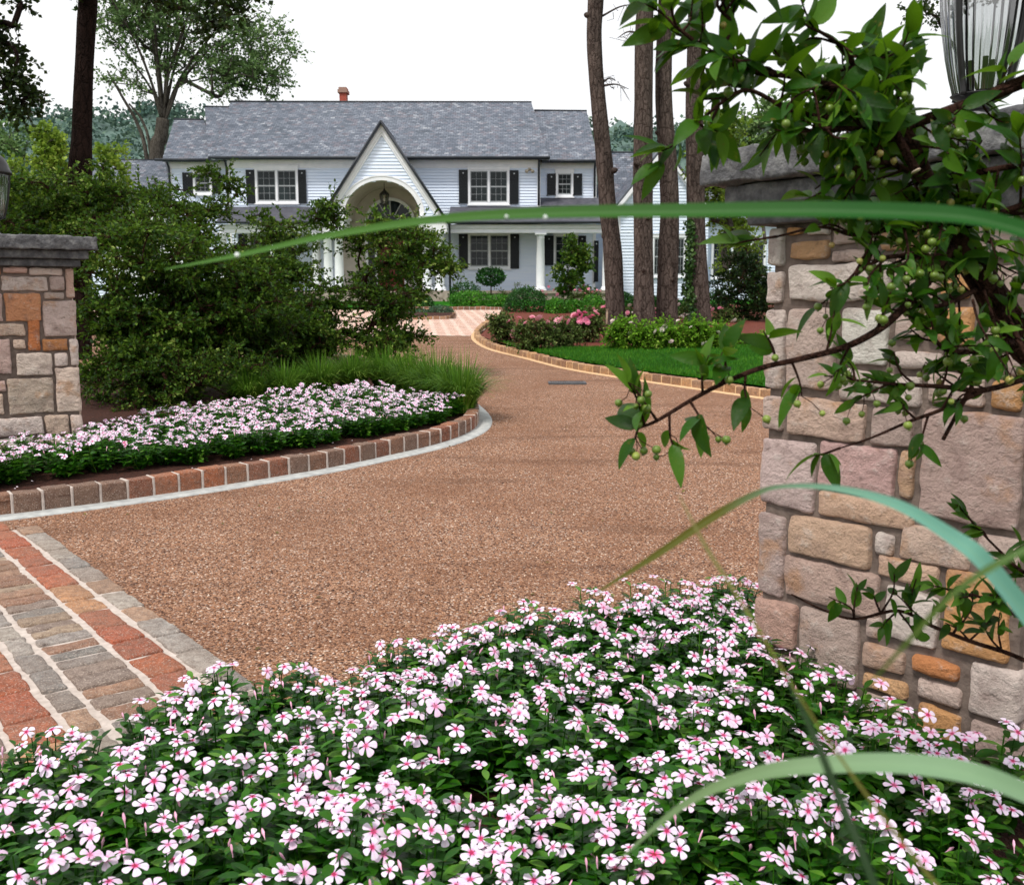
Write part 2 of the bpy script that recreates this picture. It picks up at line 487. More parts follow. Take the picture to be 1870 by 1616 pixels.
def m_lawn():
    t = NT('lawn'); v = t.coord()
    f = t.math('ADD', t.math('MULTIPLY', t.noise(v, .8, 4), .6), t.math('MULTIPLY', t.noise(v, 22, 4), .4))
    c = t.ramp(f, [(.3, (16, 70, 4)), (.5, (32, 100, 8)), (.7, (66, 122, 18))])
    return t.bsdf(c, .9, t.bump(t.noise(v, 60), .7, .03), .1)
M['lawn'] = m_lawn()
M['grass_blade'] = leafmat('grass_blade', [(.1, (14, 70, 4)), (.5, (36, 108, 10)), (.9, (94, 146, 36))], .6, (0.12, .28, .03), .3, .6)
M['concrete'] = simple('concrete', (150, 152, 152), (186, 188, 186), 14, .85, .3, 60, .004)
M['mortar'] = simple('mortar', (170, 158, 150), (200, 188, 180), 30, .9, .5, 120, .004)
M['wall_mortar'] = simple('wall_mortar', (92, 80, 74), (126, 112, 104), 24, .95, .7, 90, .006)
def m_cobble(name):
    t = NT(name); v = t.coord(); a = t.attr('Col')
    n1 = t.noise(v, 26, 6, .65); n2 = t.noise(v, 150, 4)
    c = t.mix(t.ramp(n1, [(.3, (.0, .0, .0)), (.75, (.75, .75, .75))]), a, (66, 44, 36), 'MIX')
    c = t.mix(t.ramp(n2, [(.54, (0., 0., 0.)), (.70, (.7, .7, .7))]), c, (214, 198, 184), 'MIX')
    c = t.mix(t.ramp(t.noise(v, 90, 4), [(.30, (.6, .6, .6)), (.42, (0., 0., 0.))]), c, (70, 52, 44), 'MIX')
    c = t.mix(t.ramp(t.noise(v, 3.5, 5), [(.42, (.3, .3, .3)), (.6, (0., 0., 0.))]), c, (128, 108, 94), 'MIX')
    h = t.math('ADD', t.math('MULTIPLY', n1, .022), t.math('MULTIPLY', n2, .008))
    return t.bsdf(c, .75, t.bump(h, .9, 1.0), .3)
M['cobble'] = m_cobble('cobblestone')
def m_fieldstone():
    t = NT('fieldstone'); v = t.coord(); a = t.attr('Col')
    n1 = t.noise(v, 9, 7, .62); n2 = t.noise(t.mapping(v, (1, 1, 1.3)), 15, 9, .72); vf = t.n('ShaderNodeTexVoronoi'); vf.inputs['Scale'].default_value = 13; t.l(t.mix(.25, v, t.noise(v, 6, 4, .6, 'Color')), vf.inputs['Vector']); n3 = t.noise(v, 5.5, 5, .6)
    c = t.mix(t.ramp(n3, [(.57, (0., 0., 0.)), (.68, (.6, .6, .6))]), a, (200, 148, 104), 'MIX')         # rusty staining
    c = t.mix(t.ramp(n1, [(.28, (.6, .6, .6)), (.48, (0., 0., 0.))]), c, (150, 122, 116), 'MIX')
    c = t.mix(t.ramp(n2, [(.28, (.6, .6, .6)), (.42, (0., 0., 0.))]), c, (112, 86, 76), 'MIX')
    c = t.mix(t.ramp(n2, [(.55, (0., 0., 0.)), (.72, (.65, .65, .65))]), c, (238, 228, 220), 'MIX')
    h = t.math('ADD', t.math('ADD', t.math('MULTIPLY', n2, .06), t.math('MULTIPLY', vf.outputs['Distance'], .018)), t.math('MULTIPLY', t.noise(v, 85, 5), .010))
    return t.bsdf(c, .85, t.bump(h, 1.0, 1.0), .25)
M['fieldstone'] = m_fieldstone()
M['capstone'] = (lambda t: t.bsdf(t.ramp(t.noise(t.coord(), 14, 7, .65), [(.3, (62, 62, 66)), (.5, (92, 92, 95)), (.72, (134, 134, 134))]), .85, t.bump(t.noise(t.coord(), 36, 6), .9, .016), .25))(NT('capstone'))
M['black_metal'] = simple('black_metal', (16, 14, 15), (30, 27, 28), 20, .38, .1, 60, .002, .5)
M['iron'] = simple('iron_grate', (60, 62, 66), (92, 94, 98), 30, .6, .2, 80, .002, .5)
def m_glass(name, tint, fac, rough=.03, rib=0):
    t = NT(name)
    tr = t.n('ShaderNodeBsdfTransparent'); tr.inputs[0].default_value = (*tint, 1)
    gl = t.n('ShaderNodeBsdfGlossy'); gl.inputs['Roughness'].default_value = rough
    fr = t.n('ShaderNodeFresnel'); fr.inputs['IOR'].default_value = 1.45
    if rib:
        at = t.n('ShaderNodeTexCoord'); sx = t.n('ShaderNodeSeparateXYZ'); t.l(at.outputs['Object'], sx.inputs[0])
        an = t.math('ARCTAN2', sx.outputs[1], sx.outputs[0]); wv = t.math('SINE', t.math('MULTIPLY', an, float(rib)))
        nb = t.bump(wv, .5, .01); t.l(nb, gl.inputs['Normal']); t.l(nb, fr.inputs['Normal'])
    ms = t.n('ShaderNodeMixShader'); t.l(t.math('ADD', t.math('MULTIPLY', fr.outputs[0], 1.0), fac), ms.inputs[0])
    t.l(tr.outputs[0], ms.inputs[1]); t.l(gl.outputs[0], ms.inputs[2]); t.l(ms.outputs[0], t.out.inputs['Surface']); return t.m
M['lantern_glass'] = m_glass('lantern_glass', (.82, .84, .84), .22, .08, 36)
M['candle'] = simple('candle_tube', (40, 36, 34), (70, 66, 62), 10, .6)

# ------------------------------------------------------------------ outlines measured on the ground
def gxy(*pp): return [tuple(G(px, py)[:2]) for px, py in pp]
# base terrain, one sheet to the horizon
mb = MB()
xs = np.concatenate([np.linspace(-900, -80, 10), np.linspace(-70, 70, 36), np.linspace(80, 900, 10)])
ys = np.concatenate([np.linspace(-60, 0, 7), np.linspace(1, 64, 64), np.linspace(70, 200, 14), np.linspace(250, 2400, 12)])
XX, YY = np.meshgrid(xs, ys); ZZ = H(YY) - .05
nx = len(xs)
F = np.array([(j * nx + i, j * nx + i + 1, (j + 1) * nx + i + 1, (j + 1) * nx + i) for j in range(len(ys) - 1) for i in range(nx - 1)])
mb.add(np.stack([XX, YY, ZZ], -1).reshape(-1, 3), F, smooth=True)
tag(mb.build('ground', M['ground']), kind='structure')

# gravel drive
drive = [(-9, 1.0), (6.5, 1.0), (6.5, 7.5)] + gxy((1560, 745), (1400, 727), (1300, 712), (1150, 690), (1040, 672), (960, 652), (900, 637), (872, 623), (868, 614)) + gxy((600, 614)) + [(-13, 25), (-16, 22), (-13, 15.2), (-8.5, 12.2), (-9, 8)]
sheet('driveway', drive, 0.0, M['gravel'], 'brown gravel driveway sweeping between the gate pillars up to the house')

# forecourt of pale cobbles in front of the house
def m_fore():
    t = NT('forecourt_cobble'); v = t.mapping(t.coord(), (1, 1, 1), (0, 0, radians(38)))
    b = t.n('ShaderNodeTexBrick'); t.l(v, b.inputs['Vector']); b.inputs['Scale'].default_value = 1.0
    b.inputs['Brick Width'].default_value = .46; b.inputs['Row Height'].default_value = .24; b.inputs['Mortar Size'].default_value = .035
    b.inputs['Color1'].default_value = (*lin((170, 116, 94)), 1); b.inputs['Color2'].default_value = (*lin((196, 148, 126)), 1); b.inputs['Mortar'].default_value = (*lin((232, 220, 206)), 1)
    c = t.mix(t.ramp(t.noise(t.coord(), 3, 5), [(.3, (0., 0., 0.)), (.7, (.5, .5, .5))]), b.outputs['Color'], (176, 156, 150))
    return t.bsdf(c, .85, t.bump(t.math('SUBTRACT', 1.0, b.outputs['Fac']), .6, .02), .2)
M['forecourt'] = m_fore()
fc = gxy((868, 614), (600, 614)) + [(-13, 25), (-22, 25), (-22, 37.4)] + gxy((830, 566.5), (915, 566.5), (905, 590))
sheet('forecourt', fc, 0.008, M['forecourt'], 'pale cobbled forecourt between the gravel and the porch')

# lawns and beds on the house side
lawn = gxy((890, 628), (960, 648), (1040, 667), (1150, 685), (1300, 705), (1400, 719), (1560, 735)) + [(14, 9.5), (30, 12), (30, 24)] + gxy((1700, 612), (1390, 622), (1310, 638), (1115, 645), (975, 648))
sheet('lawn', lawn, .10, M['lawn'], 'bright green lawn behind the tan kerb on the right')
bed = gxy((876, 622), (905, 634), (975, 648), (1115, 645), (1310, 638), (1390, 622), (1700, 612)) + [(30, 24), (30, 38)] + gxy((1120, 560), (930, 566), (918, 575), (905, 592))
sheet('mulch_bed', bed, .115, M['red_mulch'], 'red mulch bed of roses under the four tree trunks')
sheet('house_lawn', [(-40, 40.2), (-8, 38.2)] + gxy((830, 562.5), (925, 562.5)) + [(2, 41.5), (34, 40.0), (34, 46), (-40, 46)], .06, M['lawn'], 'strip of lawn along the front of the porch')
isl = gxy((700, 583), (830, 583), (832, 578), (825, 570), (700, 570))
sheet('island_bed', isl, .10, M['mulch'], 'small planted island in the forecourt')

# lawn grass blades near enough to read as grass
def grass_cover(name, poly, n, h, mat, label, seed):
    rng = np.random.default_rng(seed); xs = [p[0] for p in poly]; ys = [p[1] for p in poly]; P = []
    while len(P) < n:
        x = rng.uniform(min(xs), max(xs)); y = rng.uniform(min(ys), max(ys))
        if inside(poly, x, y): P.append((x, y, float(H(y)) + .095))
    P = np.array(P); ax = rng.normal(size=(n, 3)) * .45; ax[:, 2] = 1
    nn = rng.normal(size=(n, 3)); mb = MB()
    mb.scatter(np.array([(-.12, 0, 0), (.12, 0, 0), (.06, .6, .05), (0, 1, .2)]), np.array([(0, 1, 2), (0, 2, 3)]), P, ax, nn, h * (.6 + .8 * rng.random(n)), smooth=False)
    return tag(mb.build(name, mat), label, kind='stuff')
lw = gxy((890, 628), (960, 648), (1040, 667), (1150, 685), (1300, 705), (1400, 719), (1400, 625), (1310, 638), (1115, 645), (975, 648))
grass_cover('lawn_grass', lw, 52000, .07, M['grass_blade'], 'short mown grass of the right hand lawn', 3)

# hills on the skyline and the wood that covers them
HILL = [(-300, 240), (-100, 246), (0, 236), (60, 222), (130, 210), (290, 206), (420, 216), (700, 232), (1000, 232), (1100, 226), (1160, 234), (1260, 244), (1420, 250), (2200, 260)]
hx = np.array([At(a, 300, 250)[0] for a, b in HILL]); hz = np.array([At(a, b, 250)[2] for a, b in HILL])
mb = MB(); nxh, nyh = 150, 26
V = []
for j in range(nyh):
    Y = 150 + j * 7.5
    for i in range(nxh):
        X = -170 + 340 * i / (nxh - 1); top = np.interp(X, hx, hz)
        s = min(1, (Y - 150) / 100.0); s = s * s * (3 - 2 * s)
        if Y > 250: s = 1 - .3 * ((Y - 250) / 87.0)
        z = 1.5 + (top - 3 - 1.5) * s + s * 5 * mnoise.noise(Vector((X / 9, Y / 9, 0))) + 2.2 * s * mnoise.noise(Vector((X / 3.5, Y / 3.5, 3)))
        V.append((X, Y, z))
F = np.array([(j * nxh + i, j * nxh + i + 1, (j + 1) * nxh + i + 1, (j + 1) * nxh + i) for j in range(nyh - 1) for i in range(nxh - 1)])
mb.add(V, F, smooth=True)
M['hill'] = simple('hill', (80, 102, 98), (98, 120, 112), .12, .95, 0)  # distance haze is put into this pale bluish base colour
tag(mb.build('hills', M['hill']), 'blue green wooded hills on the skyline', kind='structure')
M['forest'] = leafmat('far_forest', [(.15, (62, 86, 82)), (.5, (84, 108, 98)), (.85, (110, 132, 110))], .8, (.1, .16, .11), .15, .06, .1)  # leaf tones paled towards blue to stand for distance haze
mb = MB(); n = 60000
Vh = np.array(V); pick = Vh[(Vh[:, 1] > 190) & (Vh[:, 1] < 262)]
# crowns: cluster centres on the slope, leaf masses around them
cc = pick[RNG.integers(0, len(pick), 1300)] + RNG.normal(size=(1300, 3)) * np.array([2, 2, .6])
cr_ = 2.0 + 2.2 * RNG.random(1300)
k = RNG.integers(0, 1300, n); d = rdir(n); d[:, 2] = np.abs(d[:, 2])
P = cc[k] + d * (cr_[k] * (.75 + .3 * RNG.random(n)))[:, None]
mb.scatter(LEAFR, LEAF5F, P, rdir(n), d + .4 * rdir(n), .7 + .5 * RNG.random(n), smooth=False)
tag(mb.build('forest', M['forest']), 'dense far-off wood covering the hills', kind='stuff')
# ------------------------------------------------------------------ left kerb: granite blocks, mortar, gutter
STONE_TONES = [(134, 104, 88), (140, 96, 72), (156, 98, 68), (172, 102, 66), (148, 86, 60), (128, 100, 86), (164, 110, 80)]
def kerb(name, path, block, gap, wid, hgt, tones, label, gutter=.0, inward=1, mort=None, seed=1):
    rng = np.random.default_rng(seed); path = np.asarray(path)[:, :2]
    c0 = path[len(path) // 2]
    root = empty(name, gz(*c0), label, 'kerb')
    P = resample(path, block); stones = MB(); mort_mb = MB()
    for i in range(len(P) - 1):
        a, b = P[i], P[i + 1]; m = (a + b) / 2; d = b - a; L = np.linalg.norm(d); ang = math.atan2(d[1], d[0])
        nrm = np.array([-d[1], d[0]]) / L * inward; c = m + nrm * wid / 2
        hh = hgt + rng.normal() * .006
        V, F = rough_block((L - gap, wid, hh + .06), .014, .006, 9, rng.random() * 50, .055)
        ca, sa = cos(ang + rng.normal() * .012), sin(ang + rng.normal() * .012)
        V = V @ np.array([[ca, sa, 0], [-sa, ca, 0], [0, 0, 1]]) + np.array([*(c + nrm * rng.normal() * .004), float(H(c[1])) + hh / 2 - .03])
        col = lin(tones[rng.integers(len(tones))]); f = .8 + .4 * rng.random()
        stones.add(V, F, col=[v * f for v in col], smooth=True)
        if i:
            # raised pale pointing between two blocks
            V, F = rough_block((gap * 1.5, wid + .004, hgt + .05), .006, .003, 20, rng.random() * 50, .05)
            V = V @ np.array([[ca, sa, 0], [-sa, ca, 0], [0, 0, 1]]) + np.array([*(a + nrm * wid / 2), float(H(a[1])) + hgt / 2 - .027])
            mort_mb.add(V, F, smooth=True)
    stones.build('kerb_blocks', M['cobble'], root); mort_mb.build('mortar_joints', mort or M['mortar'], root)
    if gutter:
        g = MB(); Q = resample(path, .12); d = np.gradient(Q, axis=0); d /= np.linalg.norm(d, axis=1)[:, None]; nr = np.stack([-d[:, 1], d[:, 0]], 1) * inward
        prof = [(.02, .012), (-.0, .014), (-gutter * .5, .012), (-gutter + .012, .012), (-gutter, .002), (-gutter - .004, -.03)]
        V = [(*(Q[i] + nr[i] * o), float(H(Q[i][1])) + z) for i in range(len(Q)) for o, z in prof]; k = len(prof)
        F = [(i * k + j, i * k + j + 1, (i + 1) * k + j + 1, (i + 1) * k + j) for i in range(len(Q) - 1) for j in range(k - 1)]
        g.add(V, F, smooth=True); g.build('concrete_gutter', mort or M['concrete'], root)
    return root
LK = [(-420, 985), (-200, 966), (0, 944), (100, 932), (200, 919), (300, 905), (400, 890), (500, 874), (600, 857), (700, 836), (780, 818), (830, 803), (862, 788), (874, 774), (872, 760), (856, 742), (830, 722), (790, 702), (740, 684), (680, 670), (610, 660)]
left_path = smooth_path([G(*p)[:2] for p in LK], 6)
kerb('kerb', left_path, .195, .014, .125, .155, STONE_TONES, 'red brown stone block kerb with white joints curving round the left flower bed', .15, 1, seed=4)
RK = [(1620, 757), (1500, 742), (1400, 728), (1300, 714), (1150, 692), (1040, 674), (960, 654), (900, 639), (874, 626), (866, 615), (872, 604), (888, 592), (900, 580)]
right_path = smooth_path([G(*p)[:2] for p in RK], 6)
TAN = [(186, 138, 92), (198, 150, 102), (176, 128, 84), (192, 146, 108), (170, 122, 86)]
kerb('kerb', right_path, .21, .012, .125, .12, TAN, 'tan stone block kerb edging the right hand lawn', .08, -1, simple('tan_mortar', (196, 160, 120), (216, 184, 146), 20, .9), seed=9)
isl_path = [np.array(p) for p in gxy((690, 584), (800, 584), (826, 582), (832, 577), (826, 570), (780, 568))]
kerb('kerb', smooth_path(isl_path, 4), .22, .02, .12, .10, TAN, 'low stone edging round the small planted island in the forecourt', 0, 1, seed=12)
far_path = [np.array(p) for p in gxy((700, 565.5), (830, 565.0), (880, 565.0), (918, 566.5))]
kerb('kerb', smooth_path(far_path, 4), .22, .02, .12, .10, [(170, 110, 84), (156, 98, 76)], 'reddish stone kerb between the forecourt and the far lawn strip', 0, 1, seed=13)

# ------------------------------------------------------------------ paving of the street side, laid in bands
P0, P1 = G(80, 970)[:2], G(450, 1240)[:2]
E = unit(P0 - P1); Nst = np.array([-E[1], E[0]])
if Nst @ (G(55, 1254)[:2] - P1) < 0: Nst = -Nst
off = lambda px, py: float((G(px, py)[:2] - P1) @ Nst)
b1, b2, b3, b4 = off(195, 1107), off(155, 1148), off(88, 1212), off(55, 1254)
rng = np.random.default_rng(5)
RED = [(182, 102, 70), (192, 106, 68), (174, 92, 64), (186, 114, 80), (204, 150, 108), (178, 94, 64)]
GREY = [(172, 166, 160), (152, 148, 144), (186, 178, 168), (160, 150, 142), (190, 154, 128), (178, 170, 162)]
MIX = [(164, 156, 150), (152, 136, 126), (172, 134, 110), (140, 138, 134), (178, 156, 134), (164, 124, 102)]
bands = [(0, b1, .26, GREY), (b1, b2, .25, RED), (b2, b3, .115, MIX), (b3, b4, .22, GREY), (b4, b4 + (b2 - b1) * 1.05, .25, RED),
         (b4 + .30, b4 + .58, .115, MIX)]
w1 = b4 + (b2 - b1) * 1.05
bands = bands[:5] + [(w1, w1 + .32, .12, MIX), (w1 + .32, w1 + .50, .22, GREY), (w1 + .50, w1 + .78, .25, RED), (w1 + .78, w1 + 1.1, .12, MIX), (w1 + 1.1, w1 + 1.3, .22, GREY), (w1 + 1.3, w1 + 1.6, .25, RED)]
pv = MB()
lo, hi = -1.6, float((P0 - P1) @ E) + .25
for (o0, o1, ln, tones) in bands:
    t = lo + rng.random() * .1
    while t < hi:
        L = ln * (.85 + .35 * rng.random())
        if t + L > hi + .12: break
        cen = P1 + E * (t + L / 2) + Nst * ((o0 + o1) / 2)
        if cen[1] > .8:
            V, F = rough_block((L - .011 - .008 * rng.random(), (o1 - o0) - .020 - .016 * rng.random(), .06), .012, .008, 14, rng.random() * 90, .05)
            tone = lin(tones[rng.integers(len(tones))]); f = .85 + .3 * rng.random()
            ang = math.atan2(E[1], E[0]) + rng.normal() * .022; ca, sa = cos(ang), sin(ang)
            V = V @ np.array([[ca, sa, 0], [-sa, ca, 0], [0, 0, 1]]) + np.array([*cen, float(H(cen[1])) + -.006 + rng.normal() * .002])
            pv.add(V, F, col=[v * f for v in tone], smooth=True)
        t += L
root = tag(pv.build('paving', M['cobble']), 'bands of red and grey cobblestones at the lower left street edge', kind='structure')
c4 = [P1 + E * lo + Nst * .03, P1 + E * (hi - .16) + Nst * .03, P1 + E * (hi - .16) + Nst * (w1 + 3.2), P1 + E * lo + Nst * (w1 + 3.2)]
sheet('paving_bed', [tuple(p) for p in c4], .014, M['mortar'], 'pale mortar bed between the cobblestones')

# loose pebbles that stand out of the raked gravel near the viewer
n = 16000; P = []
while len(P) < n:
    y = 3.2 + 8.5 * rng.random() ** 1.6; x = rng.uniform(-.52, .40) * y
    if (np.array([x, y]) - P1) @ Nst < -.06 and inside(drive, x, y): P.append((x, y, float(H(y)) + .002))
oc = np.array([(1, 0, 0), (0, 1, 0), (-1, 0, 0), (0, -1, 0), (0, 0, .7), (0, 0, -.7)]); ocf = np.array([(0, 1, 4), (1, 2, 4), (2, 3, 4), (3, 0, 4), (1, 0, 5), (2, 1, 5), (3, 2, 5), (0, 3, 5)])
mb = MB(); ax = rng.normal(size=(n, 3)); ax[:, 2] *= .3; nn = rng.normal(size=(n, 3)) * .3; nn[:, 2] += 1
mb.scatter(oc, ocf, np.array(P), ax, nn, .0035 + .005 * rng.random(n) ** 2, smooth=False, wid=.6 + .5 * rng.random(n))
tag(mb.build('pebbles', M['pebble']), 'loose brown and pale pebbles scattered on the drive', kind='stuff')

# ------------------------------------------------------------------ gate pillars
def ashlar_rows(W, Ht, seed):
    rng = np.random.default_rng(seed); out = []; z = 0.02
    while z < Ht - .05:
        h = min(.1 + .16 * rng.random(), Ht - z); u = 0.0
        while u < W - .03:
            l = .14 + .3 * rng.random()
            if W - u - l < .12: l = W - u
            if h > .2 and rng.random() < .4:
                out.append((u, u + l, z, z + h / 2)); out.append((u, u + l, z + h / 2, z + h))
            else: out.append((u, u + l, z, z + h))
            u += l
        z += h
    return out
BASE = [(196, 176, 166), (206, 190, 180), (188, 170, 162), (204, 184, 166), (182, 160, 152), (212, 200, 192)]
def pillar(A, u, n, W, Hs, faces, label, seed):
    "A: foot of the seen face (u = 0 corner), u along the face, n outwards; stone listed as (u0, u1, v0, v1, colour)"
    rng = np.random.default_rng(seed); u3 = np.array([*u, 0]); n3 = np.array([*n, 0]); up = np.array([0, 0, 1.0])
    cen = np.array([*A, 0]) + u3 * W / 2 - n3 * W / 2; z0 = float(H(cen[1]))
    root = empty('gate_pillar', (cen[0], cen[1], z0), label, 'gate pillar', 'stone pillars either side of the drive')
    core = MB(); ang = math.atan2(u[1], u[0])
    core.box((cen[0], cen[1], z0 + Hs / 2 - .05), (W - .055, W - .055, Hs + .1), ang)
    core.build('mortar_core', M['wall_mortar'], root)
    st = MB()
    def lay(stones, O, ud, nd):
        for s in stones:
            a, b, c, d = s[:4]; g = .0055
            col = s[4] if len(s) > 4 and s[4] else (tuple(BASE[rng.integers(len(BASE))]) if rng.random() > .1 else (186, 130, 84))
            w_, h_ = b - a - 2 * g, d - c - 2 * g
            if w_ < .02 or h_ < .02: continue
            V, F = rough_block((w_, .11, h_), min(.014, w_ * .28, h_ * .28), .010, 9, rng.random() * 99, .024, .004)
            k = 1.06 + .28 * rng.random(); cl = [min(.85, v * k * q) for v, q in zip(lin(col), (1.05, 1.0, 1.0))]
            rot = rng.normal() * .008
            V[:, 0], V[:, 2] = V[:, 0] * cos(rot) - V[:, 2] * sin(rot), V[:, 0] * sin(rot) + V[:, 2] * cos(rot)
            pw = O + ud * ((a + b) / 2) - nd * (.055 + rng.random() * .012) + up * ((c + d) / 2)
            Vw = pw + V[:, 0:1] * ud - V[:, 1:2] * nd + V[:, 2:3] * up
            if np.dot(np.cross(ud, -nd), up) < 0: F = F[:, ::-1]
            st.add(Vw, F, col=cl, smooth=True)
    O = np.array([*A, z0])
    lay(faces, O, u3, n3)
    R = ashlar_rows(W - .12, Hs, seed + 1)
    lay([(q[0] + .06, q[1] + .06, q[2], q[3]) for q in R], O + u3 * W, -n3, u3)               # right side
    lay([(q[0] + .06, q[1] + .06, q[2], q[3]) for q in ashlar_rows(W - .12, Hs, seed + 2)], O, -n3, -u3)
    lay(ashlar_rows(W, Hs, seed + 3), O - n3 * W + u3 * W, -u3, -n3)
    st.build('stonework', M['fieldstone'], root)
    z = z0 + Hs
    for nm, oh, th, amp, st_ in (('lower_corbel', .05, .065, .004, .07), ('upper_corbel', .11, .075, .004, .07), ('cap_slab', .172, .115, .013, .028)):
        c = MB(); V, F = rough_block((W + 2 * oh, W + 2 * oh, th), .012, amp, 13, seed * 3.3 + oh * 40, st_)
        ca, sa = cos(ang), sin(ang); V = V @ np.array([[ca, sa, 0], [-sa, ca, 0], [0, 0, 1]])
        c.add(V + np.array([cen[0], cen[1], z + th / 2 + .001]), F, smooth=True); c.build(nm, M['capstone'], root); z += th + .002
    return root, np.array([cen[0], cen[1], z])

# right pillar -----------------------------------------------------
RA, RB = G(1368, 1250)[:2], G(1852, 1432)[:2]
ru = unit(RB - RA); RW = float(np.linalg.norm(RB - RA)); rn = np.array([ru[1], -ru[0]])
if rn @ RA > 0: rn = -rn
def face_uv(A, u, n, px, py):
    d = ray(px, py); A3 = np.array([*A, float(H(A[1]))]); n3 = np.array([*n, 0]); t = ((A3 - CAM) @ n3) / (d @ n3); p = CAM + d * t - A3
    return p @ np.array([*u, 0]), p[2]
def face_stones(A, u, n, lst, fx, fy, W):
    out = []
    for s in lst:
        x0, x1, y0, y1 = s[:4]; xm, ym = (x0 + x1) / 2, (y0 + y1) / 2
        u0 = face_uv(A, u, n, *fx(x0, ym))[0]; u1 = face_uv(A, u, n, *fx(x1, ym))[0]
        v1 = face_uv(A, u, n, *fx(xm, y0))[1]; v0 = face_uv(A, u, n, *fx(xm, y1))[1]
        if u0 > u1: u0, u1 = u1, u0
        out.append((u0, u1, v0, v1, s[4] if len(s) > 4 else None))
    return out
zf = lambda x, y: (1060 + x / 2.309, 540 + y / 2.309)
W1, PK, OR, OL, GB, LT = (200, 182, 172), (190, 160, 156), (206, 158, 108), (200, 162, 122), (178, 160, 152), (218, 206, 198)
r_list = [
    (752, 850, -330, -120, LT), (862, 930, -330, -250, OR), (940, 1040, -330, -250, LT), (1050, 1250, -330, -210, W1), (1260, 1420, -330, -190, OL), (1430, 1830, -330, -150, W1),
    (862, 1040, -240, -150, OL), (752, 850, -110, 40, LT), (862, 1300, -140, 30, LT), (1050, 1250, -200, -140, W1), (1310, 1500, -180, 40, W1), (1510, 1640, -140, 20, OR), (1650, 1840, -140, 10, W1),
    (765, 850, 50, 400, LT), (860, 1065, 50, 400, W1), (1085, 1290, 50, 300, LT), (1310, 1440, 60, 195, W1), (1450, 1650, 40, 215, OR), (1660, 1850, 30, 220, W1),
    (1310, 1515, 232, 315, LT), (1525, 1700, 230, 330, W1), (1710, 1855, 240, 350, GB),
    (1085, 1430, 320, 460, LT), (1440, 1700, 325, 470, W1), (1715, 1855, 360, 490, OR),
    (745, 848, 420, 572, W1), (858, 1198, 432, 612, (204, 180, 164)), (1208, 1400, 470, 642, GB), (1420, 1858, 490, 975, (186, 164, 156)),
    (738, 978, 605, 905, (200, 182, 178)), (990, 1318, 625, 842, PK), (1330, 1395, 645, 865, (188, 158, 130)), (985, 1400, 852, 972, (206, 176, 152)),
    (728, 850, 920, 1272, (190, 172, 166)), (866, 1218, 945, 1128, (204, 176, 152)), (1226, 1314, 1000, 1105, LT), (1330, 1640, 985, 1150, (208, 186, 170)), (1655, 1850, 1010, 1150, W1),
    (846, 1258, 1130, 1325, (196, 172, 160)), (1234, 1505, 1112, 1222, (204, 176, 154)), (1515, 1810, 1175, 1535, OR), (1820, 1855, 1180, 1400, W1),
    (705, 905, 1282, 1480, (190, 158, 144)), (908, 1166, 1335, 1640, (188, 170, 160)), (1268, 1505, 1240, 1480, LT), (1188, 1260, 1345, 1455, W1), (1170, 1365, 1480, 1595, (194, 168, 150)), (1378, 1592, 1535, 1615, (196, 134, 88)),
    (640, 890, 1490, 1750, W1), (1170, 1370, 1605, 1690, OL), (1400, 1600, 1630, 1730, W1), (1620, 1850, 1560, 1800, LT), (905, 1160, 1650, 1800, GB), (1170, 1390, 1700, 1850, W1), (1405, 1600, 1740, 1900, OR), (1620, 1850, 1810, 1990, GB)]
rs = face_stones(RA, ru, rn, r_list, zf, None, RW)
RHS = 2.1 - .26 - .085
fix = []
for s in rs:
    u0, u1, v0, v1, c = s; u0 = max(0, u0); u1 = min(RW, u1); v0 = max(-.03, v0); v1 = min(RHS - .004, v1)
    if u1 - u0 > .03 and v1 - v0 > .03: fix.append((u0, u1, v0, v1, c))
right_pillar, rtop = pillar(RA, ru, rn, RW, RHS, fix, 'large stone gate pillar on the right with slate grey tiered cap', 21)

# left pillar: the side that faces the drive ---------------------------------
LA = G(157, 838)[:2]; lu = np.array([-.83, -.55]); lu = unit(lu); ln_ = np.array([-lu[1], lu[0]])
if ln_ @ LA > 0: ln_ = -ln_
zl = lambda x, y: (x / 2.885, 400 + y / 2.885)
BR = (190, 122, 78)
l_list = [
    (10, 145, 228, 290, (200, 168, 156)), (152, 332, 228, 302), (342, 418, 228, 420, (206, 176, 160)), (-130, 4, 228, 300),
    (5, 256, 302, 385, (204, 192, 184)), (264, 342, 304, 380), (-190, -2, 306, 390),
    (232, 342, 386, 428, (176, 164, 156)), (-60, 18, 394, 545), (24, 222, 392, 545, (202, 146, 108)), (228, 428, 430, 624, (204, 186, 178)),
    (-80, 136, 552, 622), (146, 216, 528, 700, BR), (-60, 62, 632, 825), (68, 140, 634, 690), (224, 362, 632, 700), (368, 434, 632, 776, LT),
    (84, 280, 706, 830, (206, 194, 182)), (288, 360, 708, 780), (294, 440, 782, 1022, (206, 190, 176)), (-40, 36, 850, 915), (42, 288, 838, 1032, (190, 176, 160)),
    (-60, 24, 925, 1036), (-60, 232, 1048, 1148), (240, 368, 1034, 1142), (374, 442, 1030, 1140), (186, 442, 1150, 1230), (-80, 180, 1158, 1230),
    (-300, -70, 395, 560), (-320, -85, 570, 700), (-300, -70, 710, 900), (-300, -70, 910, 1040), (-300, -70, 1050, 1230)]
ls_ = face_stones(LA, lu, ln_, l_list, zl, None, 1.0)
LHS = 2.1 - .26 - .125
fix = []
for s in ls_:
    u0, u1, v0, v1, c = s; u0 = max(0, u0); u1 = min(1.0, u1); v0 = max(-.03, v0); v1 = min(LHS - .004, v1)
    if u1 - u0 > .03 and v1 - v0 > .03: fix.append((u0, u1, v0, v1, c))
